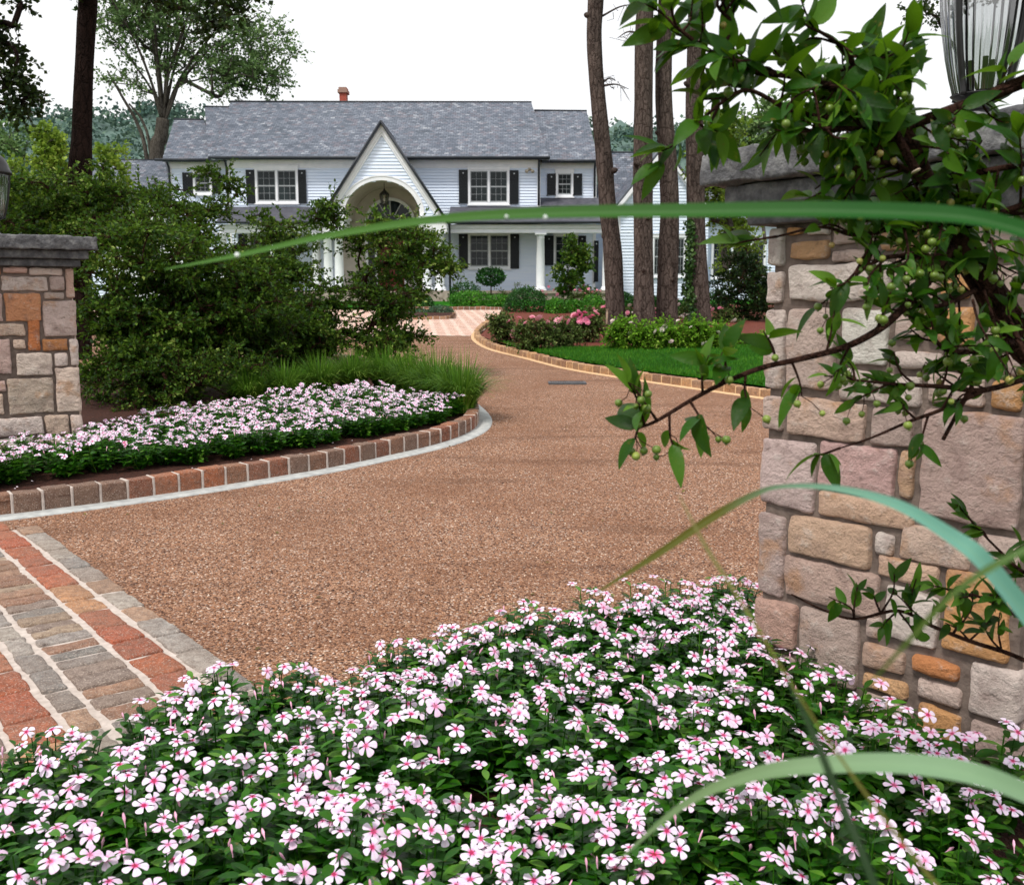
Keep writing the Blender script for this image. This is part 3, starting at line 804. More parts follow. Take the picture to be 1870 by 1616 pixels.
left_pillar, ltop = pillar(LA, lu, ln_, 1.0, LHS, fix, 'smaller looking stone gate pillar at the left edge with orange stones in it', 33)

# lanterns ------------------------------------------------------------
def lantern(top, label):
    root = empty('lantern', top, label, 'lantern', 'black lanterns on the gate pillars'); x, y, z = top
    b = MB(); b.lathe((x, y, z), [(.0, .002), (.105, .002), (.105, .018), (.075, .03), (.055, .045), (.05, .10), (.062, .115), (.05, .125), (.045, .15), (.09, .172), (.10, .18), (.0, .182)], 24); b.build('base', M['black_metal'], root)
    g = MB(); prof = [(.092, .185), (.108, .24), (.124, .31), (.138, .39), (.148, .47), (.154, .55)]
    g.lathe((x, y, z), prof, 36)
    o = g.build('glass', M['lantern_glass'], root, loc=(0, 0, 0))
    for k in range(4):
        a = k * pi / 2 + .55; f = MB(); P = [(x + (r + .005) * cos(a), y + (r + .005) * sin(a), z + zz) for r, zz in [(.095, .17)] + prof + [(.16, .57)]]
        f.tube(P, .011, 6); f.build('frame_bar', M['black_metal'], root)
    rf = MB(); rf.lathe((x, y, z), [(.15, .55), (.185, .555), (.188, .575), (.172, .60), (.158, .65), (.13, .70), (.09, .735), (.05, .75), (.03, .765), (.034, .785), (.02, .80), (.026, .82), (.012, .845), (.0, .86)], 28); r_ = rf.build('roof', M['black_metal'], root)
    for k in range(3):
        a = k * 2 * pi / 3 + .3; c = MB(); c.lathe((x + .04 * cos(a), y + .04 * sin(a), z + .182), [(.0, 0), (.014, 0), (.014, .012), (.0095, .015), (.0095, .12), (.0, .121)], 10); c.build('candle', M['candle'], root)
    return root
lantern(rtop, 'black lantern with ribbed glass standing on the right pillar, only its lower half in view')
lantern(ltop - np.array([.07, 0, 0]), 'black domed lantern cut off by the left edge of the photo on the left pillar')

# drain grate in the gravel beside the right kerb
ga, gb_ = G(1003, 700)[:2], G(1068, 700)[:2]; gc = (ga + gb_) / 2; L = float(np.linalg.norm(gb_ - ga)); gzv = float(H(gc[1]))
root = empty('drain_grate', (gc[0], gc[1], gzv), 'grey metal drain grate set in the gravel beside the right kerb', 'drain grate')
fr = MB()
for s in (-1, 1):
    fr.bb(gc[0] - L / 2, gc[0] + L / 2, gc[1] + s * .16 - .015, gc[1] + s * .16 + .015, gzv - .02, gzv + .02)
    fr.bb(gc[0] + s * L / 2 - .015, gc[0] + s * L / 2 + .015, gc[1] - .145, gc[1] + .145, gzv - .02, gzv + .019)
fr.build('frame', M['iron'], root)
br = MB()
for i in range(15): xx = gc[0] - L / 2 + L * (i + .5) / 15; br.bb(xx - .012, xx + .012, gc[1] - .143, gc[1] + .143, gzv - .015, gzv + .016)
br.build('bars', M['iron'], root)
# ------------------------------------------------------------------ house
YM, YP, YG, YW = 48.0, 46.0, 44.6, 48.8
def X(px, Y, py=400): return float(At(px, py, Y)[0])
def Z(py, Y): return float(At(935, py, Y)[2])
M['white_paint'] = simple('white_paint', (226, 230, 236), (240, 242, 246), 3, .55, .05, 60, .002)
M['clapboard'] = simple('clapboard', (216, 230, 250), (230, 240, 254), 1.2, .6, .12, 40, .003, stretch=(.5, 1, 6))
M['sash'] = simple('sash_paint', (150, 156, 160), (168, 172, 176), 3, .5)
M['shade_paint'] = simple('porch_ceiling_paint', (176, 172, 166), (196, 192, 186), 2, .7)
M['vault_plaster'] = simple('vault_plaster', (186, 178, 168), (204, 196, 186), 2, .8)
M['shutter'] = simple('shutter_paint', (10, 15, 20), (18, 24, 30), 6, .4)
M['dot'] = simple('shutter_cutout', (196, 200, 206), (210, 214, 220), 6, .6)
M['gutter'] = simple('dark_gutter', (38, 42, 48), (54, 58, 66), 8, .5)
M['door_red'] = simple('door_red', (96, 26, 26), (122, 36, 34), 5, .4)
M['brick'] = (lambda t: (lambda b: t.bsdf(b.outputs['Color'], .85))(t.n('ShaderNodeTexBrick', i_Scale=4.0, i_Color1=(*lin((150, 62, 48)), 1), i_Color2=(*lin((176, 82, 62)), 1), i_Mortar=(*lin((150, 120, 108)), 1))))(NT('chimney_brick'))
def m_pane():
    t = NT('window_pane'); f = t.noise(t.coord(), .9, 3)
    c = t.ramp(f, [(.3, (10, 16, 18)), (.7, (34, 46, 48))])
    return t.bsdf(c, .06, t.bump(t.noise(t.coord(), 1.6, 2), .05, .05), .28)
M['pane'] = m_pane()
def m_slate():
    t = NT('roof_slate'); v = t.attr('pat', 'Vector')
    b = t.n('ShaderNodeTexBrick'); t.l(v, b.inputs['Vector']); b.inputs['Scale'].default_value = 1
    b.inputs['Brick Width'].default_value = .24; b.inputs['Row Height'].default_value = .17; b.inputs['Mortar Size'].default_value = .010; b.inputs['Mortar Smooth'].default_value = .3
    b.inputs['Color1'].default_value = (0, 0, 0, 1); b.inputs['Color2'].default_value = (1, 1, 1, 1); b.inputs['Mortar'].default_value = (.0, .0, .0, 1)
    vo = t.n('ShaderNodeTexVoronoi'); vo.inputs['Scale'].default_value = 1; t.l(t.mapping(v, (4.2, 5.9, 1)), vo.inputs['Vector'])
    se = t.n('ShaderNodeSeparateColor'); t.l(vo.outputs['Color'], se.inputs[0])
    f = t.math('ADD', t.math('MULTIPLY', b.outputs['Color'], .45), t.math('MULTIPLY', se.outputs[0], .55))
    c = t.ramp(f, [(.05, (72, 80, 92)), (.3, (88, 96, 108)), (.5, (101, 109, 122)), (.72, (117, 124, 136)), (.95, (156, 160, 168))])
    c = t.mix(t.ramp(se.outputs[1], [(.72, (0., 0., 0.)), (.8, (.4, .4, .4))], 'CONSTANT'), c, (122, 110, 116))
    c = t.mix(t.ramp(t.noise(v, .5, 4), [(.35, (0., 0., 0.)), (.7, (.4, .4, .4))]), c, (96, 102, 118))
    c = t.mix(t.math('MULTIPLY', b.outputs['Fac'], .7), c, (40, 40, 48))
    h = t.math('ADD', t.math('MULTIPLY', t.math('SUBTRACT', 1.0, b.outputs['Fac']), .02), t.math('MULTIPLY', se.outputs[2], .025))
    return t.bsdf(c, .62, t.bump(h, .8, 1.0), .35)
M['slate'] = m_slate()
M['lead_roof'] = simple('porch_roof_slate', (62, 64, 72), (92, 92, 102), 5, .6, .3, 20, .01)
M['foundation'] = simple('foundation_stone', (140, 126, 116), (178, 164, 154), 4, .9, .6, 12, .02)

FL = float(H(YM)) + .42                    # porch floor
GH = float(H(YG)) - .15
house = empty('house', (X(700, YM), YM, float(H(YM))), 'large white clapboard house with slate roof, black shutters and a steep arched entrance gable', 'house')
hp = lambda mb, name, mat: mb.build(name, mat, house)

def clap(mb, x0, x1, z0, z1, Y, rh=.135, clip=None, mat=0):
    "lapped boards facing the viewer; clip(z) gives allowed x spans"
    n = max(1, int(round((z1 - z0) / rh))); rh = (z1 - z0) / n
    for i in range(n):
        za, zb = z0 + i * rh, z0 + (i + 1) * rh
        for a, b in (clip((za + zb) / 2) if clip else [(x0, x1)]):
            if b - a < .02: continue
            mb.add([(a, Y - .042, za), (b, Y - .042, za), (b, Y, zb + .004), (a, Y, zb + .004), (a, Y + .01, za), (b, Y + .01, za)], [(0, 1, 2, 3), (4, 5, 1, 0)], mat)
def slab(mb, A, B, C, D, th=.10, mat=0, pscale=1.0):
    "roof plane A B (eave, left to right) C D (ridge, right to left) with slate coordinates"
    A, B, C, D = [np.array(p, float) for p in (A, B, C, D)]; n = unit(np.cross(B - A, D - A)); u = unit(B - A); v = np.cross(n, u)
    T = [A, B, C, D]; U = [p - n * th for p in T]
    pat = np.array([((p - A) @ u, (p - A) @ v, 0) for p in T]) * pscale
    mb.add(np.array(T + U), [(0, 1, 2, 3), (7, 6, 5, 4), (0, 4, 5, 1), (1, 5, 6, 2), (2, 6, 7, 3), (3, 7, 4, 0)], mat, None, np.vstack([pat, pat * 0 + .5]))
def gable_roof(name, eL, eR, rL, rR, ye, py_e, yr, py_r, back=True, mat=None, ridge=True):
    "eave pixels at depth ye, ridge pixels at depth yr"
    ze, zr = Z(py_e, ye), Z(py_r, yr); mb = MB()
    A, B = (X(eL, ye, py_e), ye, ze), (X(eR, ye, py_e), ye, ze); D, C = (X(rL, yr, py_r), yr, zr), (X(rR, yr, py_r), yr, zr)
    slab(mb, A, B, C, D, .12)
    yb = 2 * yr - ye; slab(mb, (B[0], yb, ze), (A[0], yb, ze), (D[0], yr + .005, zr - .003), (C[0], yr + .005, zr - .003), .12)
    # hipped ends
    for P_, Q_, R_ in (((A[0], yb, ze), A, D), (B, (B[0], yb, ze), C)):
        mb.add([np.array(P_) - [0, 0, .004], np.array(Q_) - [0, 0, .004], np.array(R_) - [0, 0, .004]], [(0, 1, 2)], 0, None, np.array([[0, 0, 0], [8, 0, 0], [4, 4, 0]]))
    if ridge: mb.tube([(D[0] - .02, yr, zr + .03), (C[0] + .02, yr, zr + .0)], .05, 6, 1)
    return mb.build(name, [mat or M['slate'], M['gutter']], house), A, B, C, D
def gutter_line(x0, x1, Y, z):
    g = MB(); g.tube([(x0, Y, z), (x1, Y, z)], .065, 8); hp(g, 'gutter', M['gutter'])
def block(x0, x1, Y, z0, z1, depth, mbw=None, side=True):
    mb = mbw or MB(); mb.bb(x0 + .02, x1 - .02, Y + .012, Y + depth, z0, z1); clap(mb, x0, x1, z0, z1, Y)
    if side:
        n = int((z1 - z0) / .135); rh = (z1 - z0) / n
        for sx, xx in ((-1, x0), (1, x1)):
            for i in range(n):
                za, zb = z0 + i * rh, z0 + (i + 1) * rh
                V = [(xx + sx * .03, Y, za), (xx + sx * .03, Y + depth, za), (xx, Y + depth, zb), (xx, Y, zb)]
                mb.add(V, [(0, 1, 2, 3)] if sx > 0 else [(3, 2, 1, 0)])
    return mb
def corner(x, Y, z0, z1, w=.16):
    mb = MB(); mb.bb(x - w / 2, x + w / 2, Y - .045, Y + .11, z0, z1); hp(mb, 'corner_board', M['white_paint'])

ZE = Z(288, YM - .5)
# --- main block
x0, x1 = X(415, YM, 300), X(985, YM, 300)
hp(block(x0, x1, YM, FL - .05, ZE + .05, 9), 'wall', M['clapboard'])
main_roof, *_ = gable_roof('roof', 392, 1003, 421, 970, YM - .55, 288, YM + 4.6, 187)
fb = MB(); fb.bb(x0, x1, YM - .06, YM - .002, ZE - .42, ZE - .02); fb.bb(X(394, YM), X(1001, YM), YM - .5, YM - .062, ZE - .06, ZE - .01); hp(fb, 'frieze_board', M['white_paint'])
gutter_line(X(392, YM), X(1003, YM), YM - .60, ZE - .02)
corner(x0 + .02, YM, FL, ZE - .42); corner(x1 - .02, YM, FL, ZE - .42)
# chimney
ch = MB(); cx0, cx1, cz1 = X(621, 54, 180), X(633, 54, 180), Z(161, 54)
ch.bb(cx0, cx1, 53.8, 54.4, Z(230, 54), cz1 - .28); ch.bb(cx0 - .08, cx1 + .08, 53.72, 54.48, cz1 - .279, cz1 - .12); ch.bb(cx0 - .03, cx1 + .03, 53.77, 54.43, cz1 - .119, cz1)
ch.build('chimney', M['brick'], main_roof)

# --- left wing in two steps, right block
gable_roof('roof', 380, 420, 374, 424, YM - .1, 291, YM + 4.3, 196)
gable_roof('roof', 296, 398, 318, 372, YW - .55, 292, YW + 3.0, 219)
lx0, lx1 = X(309, YW, 300), X(414, YW, 300)
zl_ = Z(292, YW - .5)
hp(block(lx0, lx1, YW, FL - .05, zl_ + .04, 7), 'wall', M['clapboard']); corner(lx0 + .02, YW, FL, zl_ - .3)
fb = MB(); fb.bb(lx0, lx1, YW - .06, YW - .002, zl_ - .36, zl_ - .02); hp(fb, 'frieze_board', M['white_paint']); gutter_line(X(296, YW), X(396, YW), YW - .6, zl_ - .02)
gable_roof('roof', 990, 1093, 976, 1071, YW - .55, 294, YW + 4.0, 203)
rx0, rx1 = X(986, YW, 300), X(1088, YW, 300); zr_ = Z(294, YW - .5)
hp(block(rx0, rx1, YW, FL - .05, zr_ + .04, 8), 'wall', M['clapboard']); corner(rx1 - .03, YW, FL, zr_ - .3)
fb = MB(); fb.bb(rx0, rx1, YW - .06, YW - .002, zr_ - .3, zr_ - .02); hp(fb, 'frieze_board', M['white_paint']); gutter_line(X(1003, YW), X(1093, YW), YW - .6, zr_ - .02)
# low band of roof under the small window
lb = MB(); slab(lb, (X(987, YW - .9, 378), YW - .9, Z(377, YW - .9)), (X(1094, YW - .9, 378), YW - .9, Z(377, YW - .9)), (X(1094, YW), YW, Z(361, YW)), (X(987, YW), YW, Z(361, YW)), .08); hp(lb, 'lower_roof', M['lead_roof'])

# --- far left low wing with white gable
gable_roof('roof', 150, 318, 176, 300, YW + .3, 372, YW + 4.5, 293)
mb = block(X(160, YW + .8), X(309, YW + .8), YW + .8, float(H(YW)) - .1, Z(371, YW + .8), 6); hp(mb, 'wall', M['clapboard'])
gx, gzt, gzb = X(258, YW - 1.6, 360), Z(358, YW - 1.6), Z(425, YW - 1.6); gw = 1.9
mb = MB(); mb.prism([(gx - gw, gzb), (gx + gw, gzb), (gx, gzt)], YW - 1.6, YW + 2.5); mb.bb(gx - gw + .1, gx + gw - .1, YW - 1.595, YW + 2, float(H(YW)) - .1, gzb - .002)
hp(mb, 'wall', M['white_paint'])
mb = MB()
for s in (-1, 1):
    P, Q = np.array([gx, 0, gzt + .16]), np.array([gx + s * (gw + .25), 0, gzb - .02]); A = (Q[0], YW - 1.9, Q[2]); D = (P[0], YW - 1.9, P[2])
    slab(mb, *( [(Q[0], YW + 2.6, Q[2]), A, D, (P[0], YW + 2.6, P[2])] if s < 0 else [A, (Q[0], YW + 2.6, Q[2]), (P[0], YW + 2.6, P[2]), D]), .1)
hp(mb, 'roof', M['slate'])

# --- garage wing on the right: front gable and long low range
YR = YW + .2
ax_, az = X(1211, YR, 266), Z(266, YR); lx, lz = X(1120, YR, 380), Z(380, YR); rx = 2 * ax_ - lx
wx0, wx1 = X(1128, YR, 400), X(1294, YR, 400)
sl = (az - lz) / (ax_ - lx)
def gcl(z):
    h = (az - .12 - z) / sl; return [(max(wx0, ax_ - h), min(wx1, ax_ + h))]
mb = MB(); clap(mb, wx0, wx1, FL - .5, az - .2, YR, .15, gcl)
mb.prism([(wx0 + .02, FL - .6), (wx1 - .02, FL - .6), (wx1 - .02, az - sl * (wx1 - ax_) - .2), (ax_, az - .2), (wx0 + .02, az - sl * (ax_ - wx0) - .2)], YR + .012, YR + 8)
hp(mb, 'wall', M['clapboard']); corner(wx0 + .05, YR, FL - .5, lz + .02)
mb = MB(); yb = YR + 8.2; yf = YR - .35
slab(mb, (lx - 1.2, yb, lz), (lx, yf, lz), (ax_, yf, az), (ax_ - 1.2, yb, az), .12); slab(mb, (rx, yf, lz), (rx, yb, lz), (ax_, yb, az), (ax_, yf, az), .12); hp(mb, 'roof', M['slate'])
mb = MB()
for s in (-1, 1):
    e = lx if s < 0 else rx
    for q, (dz, th, yy) in enumerate(((-.13, .26, .32), (-.40, .10, .06))):
        V = [(ax_, yf, az + dz), (ax_, yf, az + dz - th), (e, yf, lz + dz - th), (e, yf, lz + dz)]; V += [(a, YR - .04, c) for a, b, c in V]
        if q: V = [(a, yf + .15 if i < 4 else b, c) for i, (a, b, c) in enumerate(V)]
        mb.add(V, [(0, 1, 2, 3), (7, 6, 5, 4), (0, 4, 5, 1), (1, 5, 6, 2), (2, 6, 7, 3), (3, 7, 4, 0)])
hp(mb, 'rake_board', M['white_paint'])
# link roof behind
gable_roof('roof', 1088, 1180, 1112, 1162, YW + 1.5, 372, YW + 4.4, 279)
hp(block(X(1085, YW + 2), X(1150, YW + 2), YW + 2, FL - .2, Z(374, YW + 2), 5), 'wall', M['clapboard'])
# low range further right
qx0, qx1 = X(1288, YR + .5), X(1640, YR + .5); zq = Z(402, YR + .5)
hp(block(qx0, qx1, YR + .5, FL - .6, zq, 7), 'wall', M['clapboard'])
gable_roof('roof', 1262, 1660, 1275, 1648, YR, 402, YR + 4, 330)

# --- windows
def window(px0, px1, py0, py1, Y, units=2, rows=(2, 2), cols=3, wall_d=.055):
    x0, x1, z0, z1 = X(px0, Y, py0), X(px1, Y, py0), Z(py1, Y), Z(py0, Y); yf = Y - wall_d
    m = MB(); c = .085
    m.bb(x0 - c, x0 + .02, yf - .05, Y, z0 - .10, z1 + .05); m.bb(x1 - .02, x1 + c, yf - .05, Y, z0 - .10, z1 + .05)
    m.bb(x0 - c - .03, x1 + c + .03, yf - .07, Y, z1 + .051, z1 + .20); m.bb(x0 - c - .06, x1 + c + .06, yf - .10, Y, z1 + .201, z1 + .235)
    m.bb(x0 - c - .04, x1 + c + .04, yf - .10, Y, z0 - .16, z0 - .101)
    m.bb(x0 + .021, x1 - .021, yf - .03, Y, z0 - .10, z0); m.bb(x0 + .021, x1 - .021, yf - .03, Y, z1, z1 + .05)
    wu = (x1 - x0) / units
    for k in range(1, units): m.bb(x0 + wu * k - .05, x0 + wu * k + .05, yf - .048, Y, z0 + .001, z1 - .001)
    fr = m.build('window', M['white_paint'], house)
    s = MB()
    for k in range(units):
        a, b = x0 + wu * k + (.05 if k else .02), x0 + wu * (k + 1) - (.05 if k < units - 1 else .02)
        zm = (z0 + z1) / 2; t = .038
        s.bb(a, b, yf - .018, Y + .005, zm - .03, zm + .03); s.bb(a, a + t, yf - .017, Y + .005, z0, z1); s.bb(b - t, b, yf - .017, Y + .005, z0, z1)
        s.bb(a + t, b - t, yf - .0165, Y + .005, z0, z0 + .06); s.bb(a + t, b - t, yf - .0165, Y + .005, z1 - .045, z1)
        for i in range(1, cols): xx = a + t + (b - a - 2 * t) * i / cols; s.bb(xx - .006, xx + .006, yf - .012, Y + .004, z0 + .05, z1 - .04)
        for (u0, u1) in ((z0 + .06, zm - .03), (zm + .03, z1 - .045)):
            for j in range(1, rows[0]): zz = u0 + (u1 - u0) * j / rows[0]; s.bb(a + t, b - t, yf - .0115, Y + .004, zz - .006, zz + .006)
    s.build('sash', M['sash'], fr)
    p = MB(); p.bb(x0 + .01, x1 - .01, yf - .006, yf - .003, z0 - .05, z1 + .02); p.build('pane', M['pane'], fr)
    return fr
def shutter(px0, px1, py0, py1, Y):
    x0, x1, z0, z1 = X(px0, Y, py0), X(px1, Y, py0), Z(py1, Y), Z(py0, Y); y = Y - .05; m = MB()
    m.bb(x0, x1, y - .05, y - .01, z0, z1)
    w = .07
    m.bb(x0, x0 + w, y - .07, y - .0505, z0, z1); m.bb(x1 - w, x1, y - .07, y - .0505, z0, z1)
    for (a, b) in ((z0, z0 + .12), (z0 + (z1 - z0) * .52, z0 + (z1 - z0) * .52 + .1), (z1 - .12, z1)): m.bb(x0 + w, x1 - w, y - .068, y - .0505, a, b)
    for i in range(int((z1 - z0) / .07)):
        zz = z0 + .1 + i * .07
        if zz < z1 - .15: m.bb(x0 + w, x1 - w, y - .06, y - .0506, zz, zz + .03)
    xc, zc = (x0 + x1) / 2, z1 - .15
    a = np.arange(8) * pi / 4; m.add(np.vstack([np.stack([xc + .035 * np.cos(a), np.full(8, y - .072), zc + .035 * np.sin(a)], 1)]), [(0, i, i + 1) for i in range(1, 7)], 1)
    m.bb(x0 - .02, x0 + .03, y - .08, y - .071, z0 - .05, z0 + .02); 
    hp(m, 'shutter', [M['shutter'], M['dot']])
window(469, 541, 312, 368, YM); shutter(449.5, 465, 311, 372, YM); shutter(545, 559, 311, 372, YM)
window(858, 927, 313, 370, YM); shutter(838, 854, 311, 372, YM); shutter(931, 947, 312, 373, YM)
window(1018, 1044, 318, 356, YW, 1, (2, 2), 3); shutter(999, 1015, 318, 357, YW); shutter(1047, 1063, 318, 357, YW)
window(356, 384, 318, 352, YW, 1); shutter(334, 352, 316, 354, YW); shutter(388, 403, 316, 354, YW)
window(858, 929, 430, 487, YM); shutter(838, 854, 428, 491, YM); shutter(932, 948, 428, 491, YM)
window(1014, 1052, 432, 486, YW, 1); shutter(994, 1011, 431, 485, YW); shutter(1056, 1070, 431, 485, YW)
window(456, 520, 430, 487, YM); shutter(436, 452, 428, 491, YM); shutter(524, 540, 428, 491, YM)
shutter(1085, 1093, 440, 515, YW)
window(1194, 1206, 436, 502, YR, 1, (2, 2), 2); window(1236, 1250, 436, 502, YR, 1, (2, 2), 2); shutter(1216, 1232, 434, 505, YR)
for a, b in ((1302, 1328), (1340, 1366), (1374, 1396)): window(a, b, 440, 505, YR + .5, 1, (2, 2), 2)

# --- porch: floor, roof, beam, ceiling, columns
def porch(pxa, pxb, yb, cols):
    xa, xb = X(pxa, YP, 400), X(pxb, YP, 400); zr1, ze = Z(378, YM), Z(405, YP - .35); m = MB()
    slab(m, (xa, YP - .4, ze), (xb, YP - .4, ze), (xb, yb, zr1), (xa, yb, zr1), .09); hp(m, 'porch_roof', M['lead_roof'])
    g = MB(); g.tube([(xa, YP - .45, ze - .04), (xb, YP - .45, ze - .04)], .06, 8); hp(g, 'gutter', M['gutter'])
    zb0 = Z(426, YP); m = MB(); m.bb(xa + .1, xb - .1, YP - .12, YP + .16, zb0, ze - .12); m.bb(xa + .06, xb - .06, YP - .2, YP - .121, ze - .28, ze - .12); m.bb(xa + .08, xb - .08, YP - .15, YP - .121, zb0, zb0 + .08); hp(m, 'porch_beam', M['white_paint'])
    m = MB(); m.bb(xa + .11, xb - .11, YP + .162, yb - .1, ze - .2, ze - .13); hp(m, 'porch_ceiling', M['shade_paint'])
    m = MB(); m.bb(xa, xb, YP - .45, yb - .04, FL - .14, FL - .004); m.bb(xa + .05, xb - .05, YP - .38, yb - .05, float(H(YP)) - .2, FL - .141); hp(m, 'porch_floor', M['foundation'])
    for c in cols: column(X(c, YP, 470), YP, zb0)
def column(x, y, zt, r=.2, zb=None):
    zb = FL if zb is None else zb; h = zt - zb; m = MB()
    m.lathe((x, y, zb), [(r * 1.28, .06), (r * 1.3, .10), (r * 1.18, .15), (r * 1.05, .17), (r, .2), (r * 1.0, h * .35), (r * .86, h - .24), (r * .96, h - .22), (r * .88, h - .19), (r * .88, h - .12), (r * 1.15, h - .075)], 20)
    m.bb(x - r * 1.35, x + r * 1.35, y - r * 1.35, y + r * 1.35, zb, zb + .06); m.bb(x - r * 1.3, x + r * 1.3, y - r * 1.3, y + r * 1.3, zt - .075, zt - .002)
    hp(m, 'column', M['white_paint'])
porch(818, 1112, YM - .03, [987, 1108]); porch(398, 592, YM - .03, [408, 500, 578])

# --- entrance gable
ax_, az = X(697, YG, 225), Z(222, YG); zf = Z(396, YG); hw = (X(813, YG, 396) - X(588, YG, 396)) / 2; sl = (az - zf) / hw
xc = X(698, YG, 400); R = (X(768, YG, 396) - X(628, YG, 396)) / 2; zc = zf + .02
Rv = (Z(329, YG) - zc)
def gcl(z):
    h = (az - .10 - z) / sl; l, r = ax_ - h, ax_ + h
    if z < zc + Rv:
        q = R * sqrt(max(0, 1 - ((z - zc) / Rv) ** 2)); return [(l, xc - q), (xc + q, r)]
    return [(l, r)]
m = MB(); clap(m, 0, 0, zf, az - .2, YG, .15, gcl); hp(m, 'wall', M['clapboard'])
# rear face of the gable, cut to the same arch
m = MB(); N = 24
for i in range(N):
    a0, a1 = pi * i / N, pi * (i + 1) / N
    ring = lambda a: (xc + R * cos(a), zc + Rv * sin(a))
    # barrel vault from the gable back to the wall
    p, q = ring(a0), ring(a1); m.add([(p[0], YG + .01, p[1]), (q[0], YG + .01, q[1]), (q[0], YM - .5, q[1]), (p[0], YM - .5, p[1])], [(0, 1, 2, 3)], 0, None, None, True)
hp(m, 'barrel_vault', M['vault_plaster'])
m = MB()
for i in range(N):
    a0, a1 = pi * i / N, pi * (i + 1) / N
    for (ri, ro, yy) in ((-.02, .15, .075), (.151, .20, .10)):
        V = []
        for a in (a0, a1):
            for rr in (ri, ro):
                for y in (YG - yy, YG + .02): V.append((xc + (R + rr) * cos(a), y, zc + (Rv + rr) * sin(a)))
        m.add(V, [(0, 4, 6, 2), (1, 3, 7, 5), (0, 1, 5, 4), (2, 6, 7, 3)])
hp(m, 'arch_trim', M['white_paint'])
m = MB()
for s in (-1, 1):
    for (d0, d1, yy) in ((.03, .25, .14), (.251, .33, .09)):
        # boards that follow the rake
        n = 1 / sqrt(1 + sl * sl); top = lambda d: d / n * 1.0
        a = (ax_, az - top(d0)); b = (ax_, az - top(d1)); e0 = (ax_ + s * (hw + .05), az - top(d0) - sl * (hw + .05)); e1 = (ax_ + s * (hw + .05), az - top(d1) - sl * (hw + .05))
        e0 = (e0[0], max(e0[1], zf - .05)); e1 = (ax_ + s * ((az - top(d1)) - (zf - .05)) / sl, zf - .05)
        V = [(*a[:1], YG - yy, a[1]), (b[0], YG - yy, b[1]), (e1[0], YG - yy, e1[1]), (e0[0], YG - yy, e0[1])]; V += [(x, YG + .01, z) for x, y, z in V]
        m.add(V, [(0, 1, 2, 3), (7, 6, 5, 4), (0, 4, 5, 1), (1, 5, 6, 2), (2, 6, 7, 3), (3, 7, 4, 0)])
hp(m, 'rake_board', M['white_paint'])
m = MB(); yb = YM + 1.6
for s in (-1, 1):
    e = (ax_ + s * (hw + .16), az - sl * (hw + .16)); pk = (ax_, az)
    A_, B_ = (e[0], YG - .32, e[1]), (e[0], yb, e[1]); D_, C_ = (pk[0], YG - .32, pk[1]), (pk[0], yb, pk[1])
    slab(m, *([B_, A_, D_, C_] if s < 0 else [A_, B_, C_, D_]), .09)
hp(m, 'roof', M['slate'])
m = MB()
for s in (-1, 1): m.tube([(ax_, YG - .33, az - .04), (ax_ + s * (hw + .17), YG - .33, az - sl * (hw + .17) - .04)], .05, 6)
hp(m, 'roof_edge', M['gutter'])
# entablature and paired columns each side, stone plinths and steps
z_ent = Z(424, YG)
for side in ((590, 628), (768, 813)):
    xa, xb = X(side[0] - 4, YG, 410), X(side[1] + 3, YG, 410); m = MB()
    m.bb(xa, xb, YG - .12, YG + 1.2, z_ent, zf - .12); m.bb(xa - .08, xb + .08, YG - .22, YG + 1.25, zf - .119, zf - .005); hp(m, 'entablature', M['white_paint'])
    for px in ((598, 618) if side[0] < 700 else (779, 803)): column(X(px, YG, 470), YG + .15, z_ent, .205, FL - .02)
    m = MB(); m.bb(xa - .08, xb + .1, YG - .25, YG + 1.3, GH, FL - .024); hp(m, 'plinth', M['foundation'])
m = MB(); sx0, sx1 = X(628, YG), X(768, YG)
for k in range(3): m.bb(sx0 - .15, sx1 + .15, YG - .2 + .36 * k, YG + 2.6, FL - .45 + .14 * k - (.16 if k == 0 else 0), FL - .31 + .14 * k - .004)
hp(m, 'entrance_steps', M['foundation'])
# back wall of the recess: fanlight, door, side lights
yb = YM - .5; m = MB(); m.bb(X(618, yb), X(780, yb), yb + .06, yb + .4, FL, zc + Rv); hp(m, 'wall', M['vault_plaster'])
Rf = R * .62; fz = zc - .1
m = MB(); n = 20
for i in range(n):
    a0, a1 = pi * i / n, pi * (i + 1) / n; V = []
    for a in (a0, a1):
        for rr in (Rf, Rf + .14):
            for y in (yb - .06, yb + .059): V.append((xc + rr * cos(a), y, fz + rr * sin(a)))
    m.add(V, [(0, 4, 6, 2), (1, 3, 7, 5), (0, 1, 5, 4), (2, 6, 7, 3)])
for a in np.linspace(0, pi, 7)[1:-1]:
    d = np.array([cos(a), sin(a)]); m.tube([(xc + d[0] * .35, yb + .02, fz + d[1] * .35), (xc + d[0] * Rf, yb + .02, fz + d[1] * Rf)], .025, 4)
m.bb(xc - Rf - .14, xc + Rf + .14, yb - .07, yb + .058, fz - .16, fz - .001)
fw = m.build('fanlight', M['white_paint'], house)
m = MB(); a = np.linspace(0, pi, 21); V = [(xc, yb + .045, fz)] + [(xc + Rf * cos(t), yb + .045, fz + Rf * sin(t)) for t in a]; m.add(V, [(0, i, i + 1) for i in range(1, 21)]); m.build('pane', M['pane'], fw)
dw = .62; m = MB(); m.bb(xc - dw, xc + dw, yb - .01, yb + .055, FL, fz - .17)
for q in (-1, 1):
    for (za, zb) in ((.12, .42), (.48, .78), (.82, .95)):
        hh = fz - .17 - FL; m.bb(xc + q * .32 - .2, xc + q * .32 + .2, yb - .026, yb - .0105, FL + hh * za, FL + hh * zb)
